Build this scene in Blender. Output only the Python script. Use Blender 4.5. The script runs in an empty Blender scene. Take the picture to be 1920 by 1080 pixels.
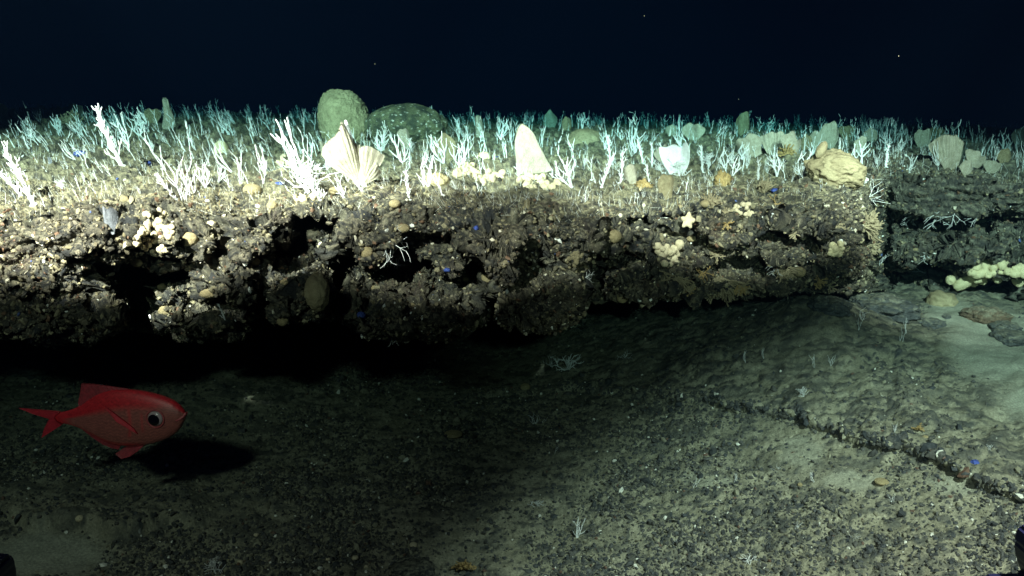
import bpy, math, random
import numpy as np
from mathutils import Matrix, Vector
from mathutils.bvhtree import BVHTree

S = bpy.context.scene
COL = S.collection
# ------------------------------------------------------------------ camera
FPX = 1663.0
PITCH, ROLL = math.radians(11.9), math.radians(1.2)
CAM = np.array((0.0, 0.0, 1.2))
Z0 = 1.2
ROT = Matrix.Rotation(math.radians(90) - PITCH, 3, 'X') @ Matrix.Rotation(ROLL, 3, 'Z')
RN = np.array(ROT)
cd = bpy.data.cameras.new('camera')
cam = bpy.data.objects.new('camera', cd)
COL.objects.link(cam)
cam.matrix_world = Matrix.Translation(Vector(CAM)) @ ROT.to_4x4()
cd.sensor_width = 36.0
cd.lens = 36.0 * FPX / 1920.0
cd.clip_start, cd.clip_end = 0.05, 200.0
S.camera = cam

# ------------------------------------------------------------------ world, exposure
w = bpy.data.worlds.new('World')
S.world = w
w.use_nodes = True
w.node_tree.nodes['Background'].inputs[0].default_value = (0.012, 0.0065, 0.026, 1)
w.node_tree.nodes['Background'].inputs[1].default_value = 1.0
S.view_settings.view_transform = 'Standard'
S.view_settings.look = 'None'
S.view_settings.exposure = 0.0
S.view_settings.gamma = 1.0
S.cycles.use_denoising = True
S.cycles.max_bounces = 3
S.cycles.diffuse_bounces = 2
S.cycles.volume_bounces = 0
S.cycles.sample_clamp_indirect = 4.0


# ------------------------------------------------------------------ the lamps of the dive vehicle, with added weak fills at the end
def spot(name, loc, target, power, color, cone, blend, radius):
    d = bpy.data.lights.new(name, 'SPOT')
    d.energy, d.color = power, color
    d.spot_size, d.spot_blend = math.radians(cone), blend
    d.shadow_soft_size = radius
    o = bpy.data.objects.new(name, d)
    COL.objects.link(o)
    o.location = (loc[0], loc[1], loc[2] + Z0)
    v = Vector((target[0], target[1], target[2] + Z0)) - o.location
    o.rotation_euler = v.to_track_quat('-Z', 'Y').to_euler()
    return o


WARM = (1.0, 0.52, 0.45)
WARM2 = (1.0, 0.51, 0.44)
FLOODC = (1.0, 0.555, 0.475)
COOL = (0.94, 0.62, 0.50)
spot('vehicle_or_fill_lamp', (-1.45, 0.55, 0.85), (-1.00, 3.05, 0.13), 4200, WARM, 49, 0.22, 0.02)
spot('vehicle_or_fill_lamp', (-0.68, 0.15, 0.70), (-0.10, 3.0, -0.02), 1400, WARM, 32, 0.26, 0.02)
spot('vehicle_or_fill_lamp', (0.55, 0.20, 0.92), (0.60, 3.0, 0.13), 2700, WARM2, 31.5, 0.30, 0.02)
spot('vehicle_or_fill_lamp', (1.09, -0.20, 1.50), (1.64, 0.375, -0.85), 1950, FLOODC, 87, 0.30, 0.07)
spot('vehicle_or_fill_lamp', (1.10, 0.40, 0.80), (1.58, 3.30, -0.26), 2600, WARM2, 29, 0.7, 0.02)
spot('vehicle_or_fill_lamp', (-0.95, 0.25, 0.45), (-0.90, 1.9, -0.72), 80, COOL, 50, 0.9, 0.08)  # added fill, lifts the fish and the left floor
spot('vehicle_or_fill_lamp', (0.25, 0.05, 0.12), (0.85, 2.8, -0.62), 150, COOL, 46, 1.0, 0.03)  # added fill beside the camera, lifts the dim floor under the ledge


# ------------------------------------------------------------------ numpy helpers
def ray(px, py):
    px, py = np.asarray(px, float), np.asarray(py, float)
    d = np.stack(((px - 960) / FPX, -(py - 540) / FPX, -np.ones_like(px)), -1)
    return d @ RN.T


def P(px, py, Y):
    d = ray(px, py)
    return CAM + d * (np.asarray(Y, float) / d[..., 1])[..., None]


def project(p):
    q = (np.asarray(p) - CAM) @ RN
    z = np.where(np.abs(q[..., 2]) < 1e-6, -1e-6, q[..., 2])
    return 960 - q[..., 0] / z * FPX, 540 + q[..., 1] / z * FPX


def _hash(i, j, k, s):
    h = (i * 374761393 + j * 668265263 + k * 2147483647 + s * 1274126177).astype(np.int64) & 0xFFFFFFFF
    h = ((h ^ (h >> 13)) * 1274126177) & 0xFFFFFFFF
    h = ((h ^ (h >> 16)) * 2246822519) & 0xFFFFFFFF
    return h ^ (h >> 15)


def perlin(p, s=0):
    p = np.asarray(p, float)
    c = np.floor(p).astype(np.int64)
    f = p - c
    u = f * f * f * (f * (f * 6 - 15) + 10)
    out = 0
    for dx in (0, 1):
        wx = u[:, 0] if dx else 1 - u[:, 0]
        for dy in (0, 1):
            wy = u[:, 1] if dy else 1 - u[:, 1]
            for dz in (0, 1):
                wz = u[:, 2] if dz else 1 - u[:, 2]
                h = _hash(c[:, 0] + dx, c[:, 1] + dy, c[:, 2] + dz, s)
                gx = (h & 1023) / 511.5 - 1
                gy = ((h >> 10) & 1023) / 511.5 - 1
                gz = ((h >> 20) & 1023) / 511.5 - 1
                out = out + wx * wy * wz * (gx * (f[:, 0] - dx) + gy * (f[:, 1] - dy) + gz * (f[:, 2] - dz))
    return out


def fbm(p, s=0, o=4, ridged=False):
    p = np.asarray(p, float)
    t, a = 0, 1.0
    for i in range(o):
        n = perlin(p, s + i)
        t = t + a * ((1 - 2.4 * np.abs(n)) - .5 if ridged else n)
        p = p * 2.03 + 7.1
        a *= 0.5
    return t


def worley(p, s=0):
    p = np.asarray(p, float)
    c = np.floor(p).astype(np.int64)
    best = np.full(len(p), 9.0)
    sec = np.full(len(p), 9.0)
    idn = np.zeros(len(p), np.int64)
    for dx in (-1, 0, 1):
        for dy in (-1, 0, 1):
            for dz in (-1, 0, 1):
                a, b, k = c[:, 0] + dx, c[:, 1] + dy, c[:, 2] + dz
                h = _hash(a, b, k, s)
                d = (a + (h & 1023) / 1023 - p[:, 0]) ** 2 + (b + ((h >> 10) & 1023) / 1023 - p[:, 1]) ** 2 \
                    + (k + ((h >> 20) & 1023) / 1023 - p[:, 2]) ** 2
                m = d < best
                sec = np.where(m, best, np.minimum(sec, d))
                idn = np.where(m, h, idn)
                best = np.where(m, d, best)
    return np.sqrt(best), np.sqrt(sec), (idn & 4095) / 4095.0


def sstep(a, b, x):
    t = np.clip((np.asarray(x, float) - a) / (b - a), 0, 1)
    return t * t * (3 - 2 * t)


def mix(a, b, t):
    a, b = np.asarray(a, float), np.asarray(b, float)
    return a + (b - a) * np.asarray(t)[..., None]


def mesh_np(name, v, quads=None, tris=None, col=None, smooth=True):
    me = bpy.data.meshes.new(name)
    nq = 0 if quads is None else len(quads)
    nt = 0 if tris is None else len(tris)
    loops = []
    if nq:
        loops.append(np.asarray(quads).reshape(-1))
    if nt:
        loops.append(np.asarray(tris).reshape(-1))
    loops = np.concatenate(loops).astype(np.int32)
    me.vertices.add(len(v))
    me.vertices.foreach_set('co', np.asarray(v, np.float32).reshape(-1))
    me.loops.add(len(loops))
    me.loops.foreach_set('vertex_index', loops)
    st = np.concatenate((np.arange(nq) * 4, nq * 4 + np.arange(nt) * 3)).astype(np.int32)
    me.polygons.add(nq + nt)
    me.polygons.foreach_set('loop_start', st)
    me.polygons.foreach_set('use_smooth', np.full(nq + nt, smooth, dtype=bool))
    if col is not None:
        at = me.color_attributes.new('Col', 'FLOAT_COLOR', 'POINT')
        c = np.ones((len(v), 4), np.float32)
        c[:, :3] = col
        at.data.foreach_set('color', c.reshape(-1))
    me.update(calc_edges=True)
    me.validate()
    return me


def obj(name, me, mat=None, parent=None, loc=None):
    o = bpy.data.objects.new(name, me)
    COL.objects.link(o)
    if mat is not None and me is not None and not me.materials:
        me.materials.append(mat)
    if parent is not None:
        o.parent = parent
    if loc is not None:
        o.location = Vector([float(q) for q in loc])
    return o


def tag(o, label=None, cat=None, group=None, kind=None):
    if label:
        o['label'] = label
    if cat:
        o['category'] = cat
    if group:
        o['group'] = group
    if kind:
        o['kind'] = kind
    return o


def grid_quads(nr, nc):
    i = np.arange(nr * nc).reshape(nr, nc)
    return np.stack((i[:-1, :-1], i[1:, :-1], i[1:, 1:], i[:-1, 1:]), -1).reshape(-1, 4)


def grid_normals(g):
    du = np.gradient(g, axis=1)
    dv = np.gradient(g, axis=0)
    n = np.cross(dv, du)
    return n / (np.linalg.norm(n, axis=-1, keepdims=True) + 1e-12)


class MB:
    """collects pieces into one mesh"""

    def __init__(self):
        self.v, self.q, self.t, self.c, self.n = [], [], [], [], 0

    def add(self, v, q=None, t=None, c=None):
        v = np.asarray(v, float)
        if q is not None and len(q):
            self.q.append(np.asarray(q) + self.n)
        if t is not None and len(t):
            self.t.append(np.asarray(t) + self.n)
        self.v.append(v)
        if c is not None:
            self.c.append(np.broadcast_to(np.asarray(c, float), (len(v), 3)))
        self.n += len(v)

    def mesh(self, name, smooth=True):
        v = np.concatenate(self.v)
        return mesh_np(name, v, np.concatenate(self.q) if self.q else None, np.concatenate(self.t) if self.t else None,
                       np.concatenate(self.c) if self.c else None, smooth)


def tube(mb, pts, rad, sides=5, c=None, cap=True):
    pts = np.asarray(pts, float)
    n = len(pts)
    rad = np.broadcast_to(np.asarray(rad, float), (n,))
    tg = np.gradient(pts, axis=0)
    tg /= np.linalg.norm(tg, axis=1, keepdims=True) + 1e-12
    up = np.array((0.12, 0.97, 0.2))
    if abs(tg.mean(0) @ up) > .85:
        up = np.array((0.97, 0.1, 0.2))
    x = np.cross(tg, up)
    x /= np.linalg.norm(x, axis=1, keepdims=True) + 1e-12
    y = np.cross(tg, x)
    a = np.arange(sides) * 2 * math.pi / sides
    v = pts[:, None] + rad[:, None, None] * (np.cos(a)[None, :, None] * x[:, None] + np.sin(a)[None, :, None] * y[:, None])
    v = v.reshape(-1, 3)
    k = np.arange(sides)
    q = np.concatenate([np.stack((i * sides + k, i * sides + (k + 1) % sides, (i + 1) * sides + (k + 1) % sides,
                                  (i + 1) * sides + k), 1) for i in range(n - 1)])
    t = None
    if cap:
        v = np.concatenate((v, [pts[-1] + tg[-1] * rad[-1] * .8]))
        b = (n - 1) * sides
        t = np.stack((b + k, b + (k + 1) % sides, np.full(sides, n * sides)), 1)
    mb.add(v, q, t, c)


def ico(sub=0):
    p = (1 + 5 ** .5) / 2
    v = [(-1, p, 0), (1, p, 0), (-1, -p, 0), (1, -p, 0), (0, -1, p), (0, 1, p), (0, -1, -p), (0, 1, -p),
         (p, 0, -1), (p, 0, 1), (-p, 0, -1), (-p, 0, 1)]
    f = [(0, 11, 5), (0, 5, 1), (0, 1, 7), (0, 7, 10), (0, 10, 11), (1, 5, 9), (5, 11, 4), (11, 10, 2), (10, 7, 6),
         (7, 1, 8), (3, 9, 4), (3, 4, 2), (3, 2, 6), (3, 6, 8), (3, 8, 9), (4, 9, 5), (2, 4, 11), (6, 2, 10),
         (8, 6, 7), (9, 8, 1)]
    v = [tuple(np.array(q) / np.linalg.norm(q)) for q in v]
    for _ in range(sub):
        mid, nf = {}, []

        def m(a, b):
            k = (min(a, b), max(a, b))
            if k not in mid:
                q = np.array(v[a]) + np.array(v[b])
                v.append(tuple(q / np.linalg.norm(q)))
                mid[k] = len(v) - 1
            return mid[k]
        for a, b, c in f:
            x, y, z = m(a, b), m(b, c), m(c, a)
            nf += [(a, x, z), (b, y, x), (c, z, y), (x, y, z)]
        f = nf
    return np.array(v), np.array(f)


ICO0, ICO1, ICO2, ICO3 = ico(0), ico(1), ico(2), ico(3)


def rand_rot(rng, n):
    q = rng.normal(size=(n, 4))
    q /= np.linalg.norm(q, axis=1, keepdims=True)
    a, b, c, d = q.T
    return np.stack((1 - 2 * (c * c + d * d), 2 * (b * c - d * a), 2 * (b * d + c * a),
                     2 * (b * c + d * a), 1 - 2 * (b * b + d * d), 2 * (c * d - b * a),
                     2 * (b * d - c * a), 2 * (c * d + b * a), 1 - 2 * (b * b + c * c)), 1).reshape(n, 3, 3)


def scatter(tv, tf, pos, rot, scale, col):
    """many copies of a small template into arrays"""
    n, m = len(pos), len(tv)
    sc = np.asarray(scale)
    if sc.ndim == 1:
        sc = np.repeat(sc[:, None], 3, 1)
    if tv.ndim == 2:
        tv = np.broadcast_to(tv, (n, m, 3))
    else:
        m = tv.shape[1]
    v = np.einsum('nij,nmj->nmi', rot, tv * sc[:, None]) + pos[:, None]
    f = (tf[None] + (np.arange(n) * m)[:, None, None]).reshape(-1, tf.shape[1])
    c = np.repeat(col[:, None], m, 1).reshape(-1, 3)
    return v.reshape(-1, 3), f, c


# ------------------------------------------------------------------ materials
def material(name, color=None, attr=False, rough=.8, vary=.35, vscale=30, bump=.4, bscale=90, bdist=.004, spec=.25,
             color2=None, sss=0.0, stops=None):
    m = bpy.data.materials.new(name)
    m.use_nodes = True
    nt = m.node_tree
    N, L = nt.nodes, nt.links
    b = N['Principled BSDF']
    b.inputs['Roughness'].default_value = rough
    b.inputs['Specular IOR Level'].default_value = spec
    tc = N.new('ShaderNodeTexCoord')
    nz = N.new('ShaderNodeTexNoise')
    nz.inputs['Scale'].default_value = vscale
    nz.inputs['Detail'].default_value = 6
    nz.inputs['Roughness'].default_value = .7
    L.new(tc.outputs['Object'], nz.inputs['Vector'])
    rp = N.new('ShaderNodeValToRGB')
    rp.color_ramp.elements[0].position = .32
    rp.color_ramp.elements[1].position = .70
    L.new(nz.outputs['Fac'], rp.inputs['Fac'])
    if attr:
        at = N.new('ShaderNodeVertexColor')
        at.layer_name = 'Col'
        lo, hi = 1 - vary, 1 + vary
        rp.color_ramp.elements[0].color = (lo, lo, lo, 1)
        rp.color_ramp.elements[1].color = (hi, hi, hi * .97, 1)
        mx = N.new('ShaderNodeMix')
        mx.data_type, mx.blend_type = 'RGBA', 'MULTIPLY'
        mx.inputs['Factor'].default_value = 1
        L.new(at.outputs['Color'], mx.inputs['A'])
        L.new(rp.outputs['Color'], mx.inputs['B'])
        L.new(mx.outputs['Result'], b.inputs['Base Color'])
    else:
        c = np.array(color)
        c2 = np.array(color2) if color2 is not None else c * (1 - vary)
        rp.color_ramp.elements[0].color = (*c2, 1)
        rp.color_ramp.elements[1].color = (*c, 1)
        L.new(rp.outputs['Color'], b.inputs['Base Color'])
    if bump:
        n2 = N.new('ShaderNodeTexNoise')
        n2.inputs['Scale'].default_value = bscale
        n2.inputs['Detail'].default_value = 5
        n2.inputs['Roughness'].default_value = .65
        L.new(tc.outputs['Object'], n2.inputs['Vector'])
        bp = N.new('ShaderNodeBump')
        bp.inputs['Strength'].default_value = bump
        bp.inputs['Distance'].default_value = bdist
        L.new(n2.outputs['Fac'], bp.inputs['Height'])
        L.new(bp.outputs['Normal'], b.inputs['Normal'])
    if sss:
        b.inputs['Subsurface Weight'].default_value = sss
        b.inputs['Subsurface Radius'].default_value = (.02, .015, .01)
        b.inputs['Subsurface Scale'].default_value = .3
    return m


M = dict(
    ledge=material('ledge_crust', attr=True, rough=.7, vary=.6, vscale=190, bump=1.0, bscale=230, bdist=.008, spec=.3),
    floor=material('seabed_sediment', attr=True, rough=.85, vary=.45, vscale=170, bump=.7, bscale=190, bdist=.005, spec=.2),
    bits=material('stone_bits', attr=True, rough=.65, vary=.35, vscale=120, bump=.3, bscale=200, bdist=.002, spec=.3),
    turf=material('turf_growth', attr=True, rough=.8, vary=.2, vscale=60, bump=0),
    white=material('white_coral', (.86, .87, .85), rough=.6, color2=(.66, .66, .62), vscale=14, bump=.5, bscale=40, bdist=.02),
    fan=material('pale_sponge', (.42, .385, .295), rough=.8, color2=(.24, .21, .145), vscale=6, bump=.4, bscale=34, bdist=.03),
    ball=material('tan_sponge', (.54, .44, .25), rough=.75, color2=(.30, .23, .11), vscale=4, bump=.6, bscale=12, bdist=.05),
    cream=material('cream_coral', (.62, .54, .37), rough=.6, color2=(.40, .32, .19), vscale=20, bump=.3, bscale=60, bdist=.02),
    barrel=material('barrel_sponge', (.52, .46, .26), rough=.85, color2=(.27, .24, .13), vscale=5, bump=.7, bscale=24, bdist=.05),
    dark=material('dark_sponge', (.10, .11, .06), rough=.85, color2=(.035, .045, .03), vscale=6, bump=.9, bscale=18, bdist=.06),
    lump=material('lump_sponge', (.34, .29, .17), rough=.8, color2=(.17, .13, .07), vscale=7, bump=.6, bscale=24, bdist=.03),
    lime=material('lime_sponge', (.74, .65, .40), rough=.6, color2=(.54, .46, .26), vscale=6, bump=.4, bscale=20, bdist=.03),
    gold=material('gold_coral', (.42, .30, .13), rough=.7, color2=(.22, .14, .05), vscale=12, bump=.5, bscale=30, bdist=.03),
    tanbush=material('tan_hydroid', (.36, .30, .185), rough=.7, color2=(.18, .145, .085), vscale=14, bump=0),
    blue=material('blue_sponge', (.06, .10, .34), rough=.6, color2=(.03, .05, .20), vscale=10, bump=.4, bscale=25, bdist=.05),
    grey=material('grey_film', (.20, .21, .23), rough=.5, color2=(.10, .11, .12), vscale=8, bump=.4, bscale=20, bdist=.03),
    navy=material('navy_rubber', (.012, .014, .05), rough=.45, vary=.2, vscale=6, bump=.1, bscale=40),
    rock=material('loose_rock', attr=True, rough=.75, vary=.5, vscale=60, bump=.8, bscale=90, bdist=.006),
)

# ------------------------------------------------------------------ the rock ledge: one sheet, top + face + underside
rngL = np.random.default_rng(11)
A = np.unique(np.concatenate((np.linspace(-.80, .80, 980), np.linspace(.383, .432, 70))))
AK = [-.85, -.577, -.3, 0, .2, .33, .382, .400, .424, .46, .577, .85]
RK = [2.20, 2.30, 2.37, 2.45, 2.58, 2.74, 2.84, 2.98, 3.50, 3.44, 3.36, 3.25]


def edge_depth(a):
    a = np.asarray(a, float)
    r = np.interp(a, AK, RK)
    n = np.stack((a * 7, a * 0 + 3.3, a * 0), -1).reshape(-1, 3)
    return r + .07 * fbm(n, 5, 3).reshape(a.shape)


# outline of the ledge bottom, picked off the photograph (px)
BX = [-400, 0, 120, 230, 300, 380, 460, 500, 560, 620, 660, 740, 820, 905, 930, 1000, 1060, 1110, 1180, 1300, 1420,
      1520, 1570, 1625, 1650, 1720, 1800, 1900, 2300]
BY = [640, 632, 636, 632, 640, 646, 636, 606, 616, 604, 626, 634, 626, 618, 606, 612, 606, 566, 570, 562, 566, 556, 560,
      556, 548, 552, 556, 560, 580]
R = edge_depth(A)
pxc, _ = project(np.stack((A * R, R, np.full_like(R, Z0 - .55)), -1))
zb = P(pxc, np.interp(pxc, BX, BY), R)[:, 2] - Z0


def top_z(x, y):
    p = np.stack((x, y, np.zeros_like(x)), -1).reshape(-1, 3)
    h = .05 * fbm(p * 1.7, 21, 3) + .03 * fbm(p * 5.5, 31, 3)
    z = -.27 + .042 * (np.minimum(y, 5.0) - 2.4) - .012 * np.maximum(y - 5, 0) + h.reshape(x.shape)
    return z


NT, NF, NU = 330, 290, 80
# top rows
q = np.linspace(1, 0, NT)
dT = 11.0 * q ** 2.2
YT = R[None] + dT[:, None]
XT = YT * A[None]
ZT = top_z(XT, YT)
lip = np.exp(-dT / .035)[:, None]
ZT = ZT - .035 * lip
top = np.stack((XT, YT, ZT + Z0), -1)
zt = ZT[-1]
# face rows
wv = np.linspace(0, 1, NF + 1)[1:]
ZF = zt[None] + (zb - zt)[None] * wv[:, None]
YF = np.repeat(R[None], NF, 0)
face0 = np.stack((YF * A[None], YF, ZF + Z0), -1)
fx, fy = project(face0)
wp = np.stack((fx / 60, fy / 60, fx * 0), -1).reshape(-1, 3)
wx = 26 * fbm(wp, 41, 3).reshape(fx.shape)
wy = 20 * fbm(wp, 47, 3).reshape(fx.shape)
wide = .06 * np.sin(np.pi * np.clip(wv, 0, 1)) ** .5 - .10 * sstep(.72, 1.0, wv)
bul = np.repeat(wide[:, None], len(A), 1) * (1 - sstep(1600, 1660, fx))
# (cx, cy, rx, ry, outward metres)
BLOBS = [
    (70, 455, 190, 85, .07), (95, 585, 160, 55, .13), (150, 425, 110, 40, .05), (40, 520, 90, 30, .04),
    (262, 560, 30, 74, -.36), (205, 498, 42, 24, -.22), (300, 520, 60, 26, -.30), (245, 520, 40, 40, -.25),
    (285, 430, 55, 40, .06), (355, 440, 60, 40, .07), (380, 600, 90, 40, .10), (425, 515, 62, 38, .08),
    (400, 555, 55, 16, -.20), (470, 430, 55, 38, .05), (585, 425, 52, 42, -.26), (560, 480, 60, 24, -.22),
    (480, 590, 22, 60, -.34), (560, 560, 62, 60, .12), (636, 530, 20, 66, -.34), (640, 500, 40, 30, -.18),
    (700, 430, 70, 45, .06), (735, 512, 90, 24, -.20), (785, 588, 138, 42, .17), (800, 470, 80, 36, -.10),
    (850, 528, 70, 24, -.22), (640, 572, 15, 36, -.26), (930, 455, 58, 58, .13), (985, 510, 50, 20, -.24), (893, 500, 30, 40, -.18),
    (920, 566, 16, 34, -.30), (1015, 560, 95, 55, .18), (1080, 430, 70, 60, .06), (1010, 400, 60, 40, .04), (1118, 520, 20, 40, -.20), (1180, 530, 50, 30, .08),
    (1235, 402, 70, 20, -.26), (1160, 485, 60, 24, -.18), (1150, 430, 60, 34, .05), (1260, 540, 90, 30, .07), (1290, 450, 60, 34, -.06),
    (1360, 430, 70, 34, .06), (1390, 500, 80, 26, -.12), (1355, 540, 60, 26, .06), (1470, 440, 60, 16, -.18), (1500, 405, 90, 40, .09),
    (1480, 510, 60, 40, .05), (1580, 450, 60, 70, .10), (1590, 530, 50, 26, -.06), (1550, 590, 60, 26, .10),
    # stepped shelf on the right
    (1780, 365, 160, 42, .10), (1790, 418, 130, 14, -.30), (1760, 462, 170, 26, .12), (1720, 520, 70, 22, -.40),
    (1870, 505, 90, 20, .08), (1700, 560, 60, 22, -.2), (1860, 545, 90, 18, -.30), (1655, 440, 16, 90, -.10),
]
for cx, cy, rx, ry, am in BLOBS:
    r = np.sqrt(((fx + wx - cx) / rx) ** 2 + ((fy + wy - cy) / ry) ** 2)
    bul += am * (1.15 if am > .1 else 1.0) * (1 - sstep(.68, 1.10, r))
YF = R[None] - bul
# even the row spacing out along the bulged profile
seg = np.sqrt(np.diff(YF, axis=0) ** 2 + np.diff(ZF, axis=0) ** 2)
arc = np.concatenate((np.zeros((1, len(A))), np.cumsum(seg, 0)))
for k in range(len(A)):
    t_ = np.linspace(0, arc[-1, k], NF)
    YF[:, k], ZF[:, k] = np.interp(t_, arc[:, k], YF[:, k]), np.interp(t_, arc[:, k], ZF[:, k])
face = np.stack((YF * A[None], YF, ZF + Z0), -1)
# underside rows
su = np.linspace(0, 1, NU + 1)[1:]
YU = YF[-1][None] + 1.5 * su[:, None] ** 1.3
ZU = zb[None] + .05 * np.sin(np.pi * np.minimum(su * 2, 1))[:, None] - .75 * sstep(.82, 1, su)[:, None]
under = np.stack((YU * A[None], YU, ZU + Z0), -1)
G = np.concatenate((top, face, under), 0)
nr, nc = G.shape[:2]
N0 = grid_normals(G)
if N0[NT - 20, nc // 2, 2] < 0:
    N0 = -N0
p = G.reshape(-1, 3)
strat = sstep(1610, 1680, project(p)[0])
ps = p * np.stack((.85 - .30 * strat, .85 - .30 * strat, 1.75 + .8 * strat), -1)
b1, b2, _ = worley(ps * 6.5 + .5 * fbm(ps * 5, 13, 2)[:, None], 70)
f1, f2, idc = worley(ps * 10 + .35 * fbm(ps * 9, 3, 2)[:, None], 71)
g1, g2, idg = worley(ps * 34 + .3 * fbm(ps * 30, 8, 2)[:, None], 72)
k1, k2, idk = worley(ps * 85, 73)
rid = fbm(ps * 22, 91, 4, ridged=True)
D = .036 * (.55 - f1) + .009 * (.5 - g1) + .0046 * (.5 - k1) + .007 * rid + .004 * fbm(ps * 120, 95, 2)
D -= .016 * (1 - sstep(0, .16, f2 - f1))
D += .004 * perlin(ps * 260, 97)
topmask = np.zeros((nr, nc))
topmask[:NT - 12] = 1
tm = topmask.reshape(-1)
D -= .032 * (1 - sstep(0, .10, b2 - b1)) * (1 - .8 * tm)
D = D * (1 - .25 * tm)
G2 = (p + N0.reshape(-1, 3) * D[:, None]).reshape(nr, nc, 3)
NL = grid_normals(G2)
if NL[NT - 20, nc // 2, 2] < 0:
    NL = -NL
# crust colours: dark brown-grey crust, grey-green sediment, rust, tan growth
m1, m2, idm = worley(ps * 150, 74)
c = mix((.032, .032, .029), (.098, .086, .059), sstep(.2, .9, idg))
c = mix(c, (.022, .026, .032), sstep(.60, .75, idc) * .8)
c = mix(c, (.16, .148, .10), sstep(.62, .72, idk) * .7)
c = mix(c, (.30, .26, .18), sstep(.80, .86, idm) * .75)
c = mix(c, (.018, .018, .018), (1 - sstep(.12, .30, idm)) * .7)
nrust = fbm(p * 6, 55, 3)
c = mix(c, (.10, .060, .040), sstep(.2, .55, nrust) * .5)
flat = np.clip(NL.reshape(-1, 3)[:, 2], 0, 1)
sed = sstep(.55, .95, flat + .30 * fbm(p * 16, 61, 4))
c = c * (.95 + .05 * tm)[:, None]  # face tinted slightly darker than the lit top, shading put into the colour
c = mix(c, (.46, .405, .25), sed * (.22 + .70 * tm) * (.35 + .65 * sstep(.1, .6, idk)))  # pale sediment, its colour raised on the top for the lamps' cream glow
c = mix(c, mix((.07, .07, .06), (.26, .25, .19), sstep(.3, .8, idk)), strat * .65)
c = mix(c, (.02, .02, .02), sstep(.35, .75, k1) * .6)
LQ = grid_quads(nr, nc)
ledge = obj('rock_ledge', mesh_np('rock_ledge', G2.reshape(-1, 3), LQ, None, c), M['ledge'])
tag(ledge, 'dark crusted rock ledge overhanging the seabed, pale growth along its top', None, None, 'structure')

# ------------------------------------------------------------------ the lower seabed
AF = np.linspace(-.80, .80, 900)
YFl = 1.05 + 3.9 * np.linspace(0, 1, 560) ** 1.5
YG, AG = np.meshgrid(YFl, AF, indexing='ij')
XG = AG * YG
STEP = np.array([(960, 738), (1050, 735), (1150, 735), (1300, 752), (1400, 770), (1500, 790), (1560, 815), (1620, 838), (1700, 842), (1760, 868),
                 (1830, 908), (1920, 945), (2300, 1060)])


def floor_z(x, y):
    e = sstep(.05, 1.15, x + .05 * (y - 2))
    z = (-1.02 + .075 * (y - 2)) * (1 - e) + (-.770 + .045 * (y - 2.2)) * e
    z = z - .035 * (1 - sstep(1.2, 1.9, y)) * e
    z += .10 * np.exp(-(((x - 1.06) / .20) ** 2 + ((y - 2.95) / .22) ** 2))
    z += .06 * np.exp(-(((x + 1.0) / .35) ** 2 + ((y - 2.75) / .3) ** 2))
    q_ = np.stack((x, y, x * 0), -1).reshape(-1, 3)
    z = z + (1 - .8 * sstep(2.2, 2.5, y) * (1 - sstep(.2, .6, x))) * (.032 * fbm(q_ * 2.2, 121, 3) + .014 * fbm(q_ * 9, 123, 3)).reshape(x.shape)
    return z


ZG = floor_z(XG, YG)
FP = np.stack((XG, YG, ZG + Z0), -1)
gx, gy = project(FP)
pp = FP.reshape(-1, 3)
wob = 15 * fbm(np.stack((gx / 50, gy / 50, gx * 0), -1).reshape(-1, 3), 131, 2).reshape(gx.shape)
sd = np.interp(gx, STEP[:, 0], STEP[:, 1]) + wob - gy            # >0 : behind the step (upper plate)
on = sstep(930, 1180, gx)
upm = sstep(-5, 3, sd) * (1 - sstep(30, 420, sd))
brk = .55 + .45 * sstep(-.12, .25, fbm(np.stack((gx / 70, gy / 70, gx * 0), -1).reshape(-1, 3), 137, 3).reshape(gx.shape))
ZG = ZG + .027 * on * brk * upm
YS = -.026 * on * brk * np.exp(-np.clip(sd, 0, 999) / 22.0) * sstep(-3, 1, sd)
# second small step, left foreground
S2 = np.interp(gx, [-300, 0, 60, 120, 180, 220, 300, 380, 420], [960, 975, 992, 985, 1002, 1012, 985, 990, 960]) + .6 * wob - gy
on2 = (1 - sstep(330, 420, gx))
ZG = ZG + .035 * on2 * sstep(-6, 6, S2) * (1 - sstep(20, 160, S2))
SAND = [(1872, 655, 112, 82), (1780, 590, 50, 34), (1500, 846, 46, 30), (1790, 905, 60, 20), (90, 1040, 130, 48), (1600, 900, 70, 16),
        (2000, 760, 140, 60), (1330, 900, 60, 14)]
sand = np.zeros_like(gx)
for cx, cy, rx, ry in SAND:
    r = np.sqrt(((gx + 1.6 * wob - cx) / rx) ** 2 + ((gy + wob - cy) / ry) ** 2)
    sand = np.maximum(sand, (1 - sstep(.55, 1.15, r)) * (1.0 if rx > 85 or (rx, ry) == (50, 34) else .55))
f1, f2, idc = worley(pp * (26, 26, 26), 141)
g1, g2, idg = worley(pp * 62, 142)
den = fbm(pp * 3.1, 151, 3)
sflat = sand.reshape(-1)
an1, an2, ani = worley(pp * (17, 34, 17), 143)
plate = (on * sstep(-5, 30, sd)).reshape(-1)
lump = .010 * (.5 - an1) * plate * (1 - sflat) + (.012 * (.5 - f1) * (.4 + 1.0 * sstep(-.1, .3, den)) + .0075 * (.5 - g1) + .004 * fbm(pp * 90, 161, 3)) * (1 - .78 * sflat)
FP = np.stack((XG + YS * AG, YG + YS, ZG + Z0 + lump.reshape(ZG.shape)), -1)
NFl = grid_normals(FP)
if NFl[50, 50, 2] < 0:
    NFl = -NFl
cs = mix((.20, .185, .13), (.27, .25, .18), sstep(-.3, .3, fbm(pp * 14, 171, 3)))
peb = sstep(.45, .62, idg + .55 * den) * (1 - sstep(.25, .5, g1))
peb2 = sstep(.55, .65, idc + .45 * den) * (1 - sstep(.3, .55, f1))
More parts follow.
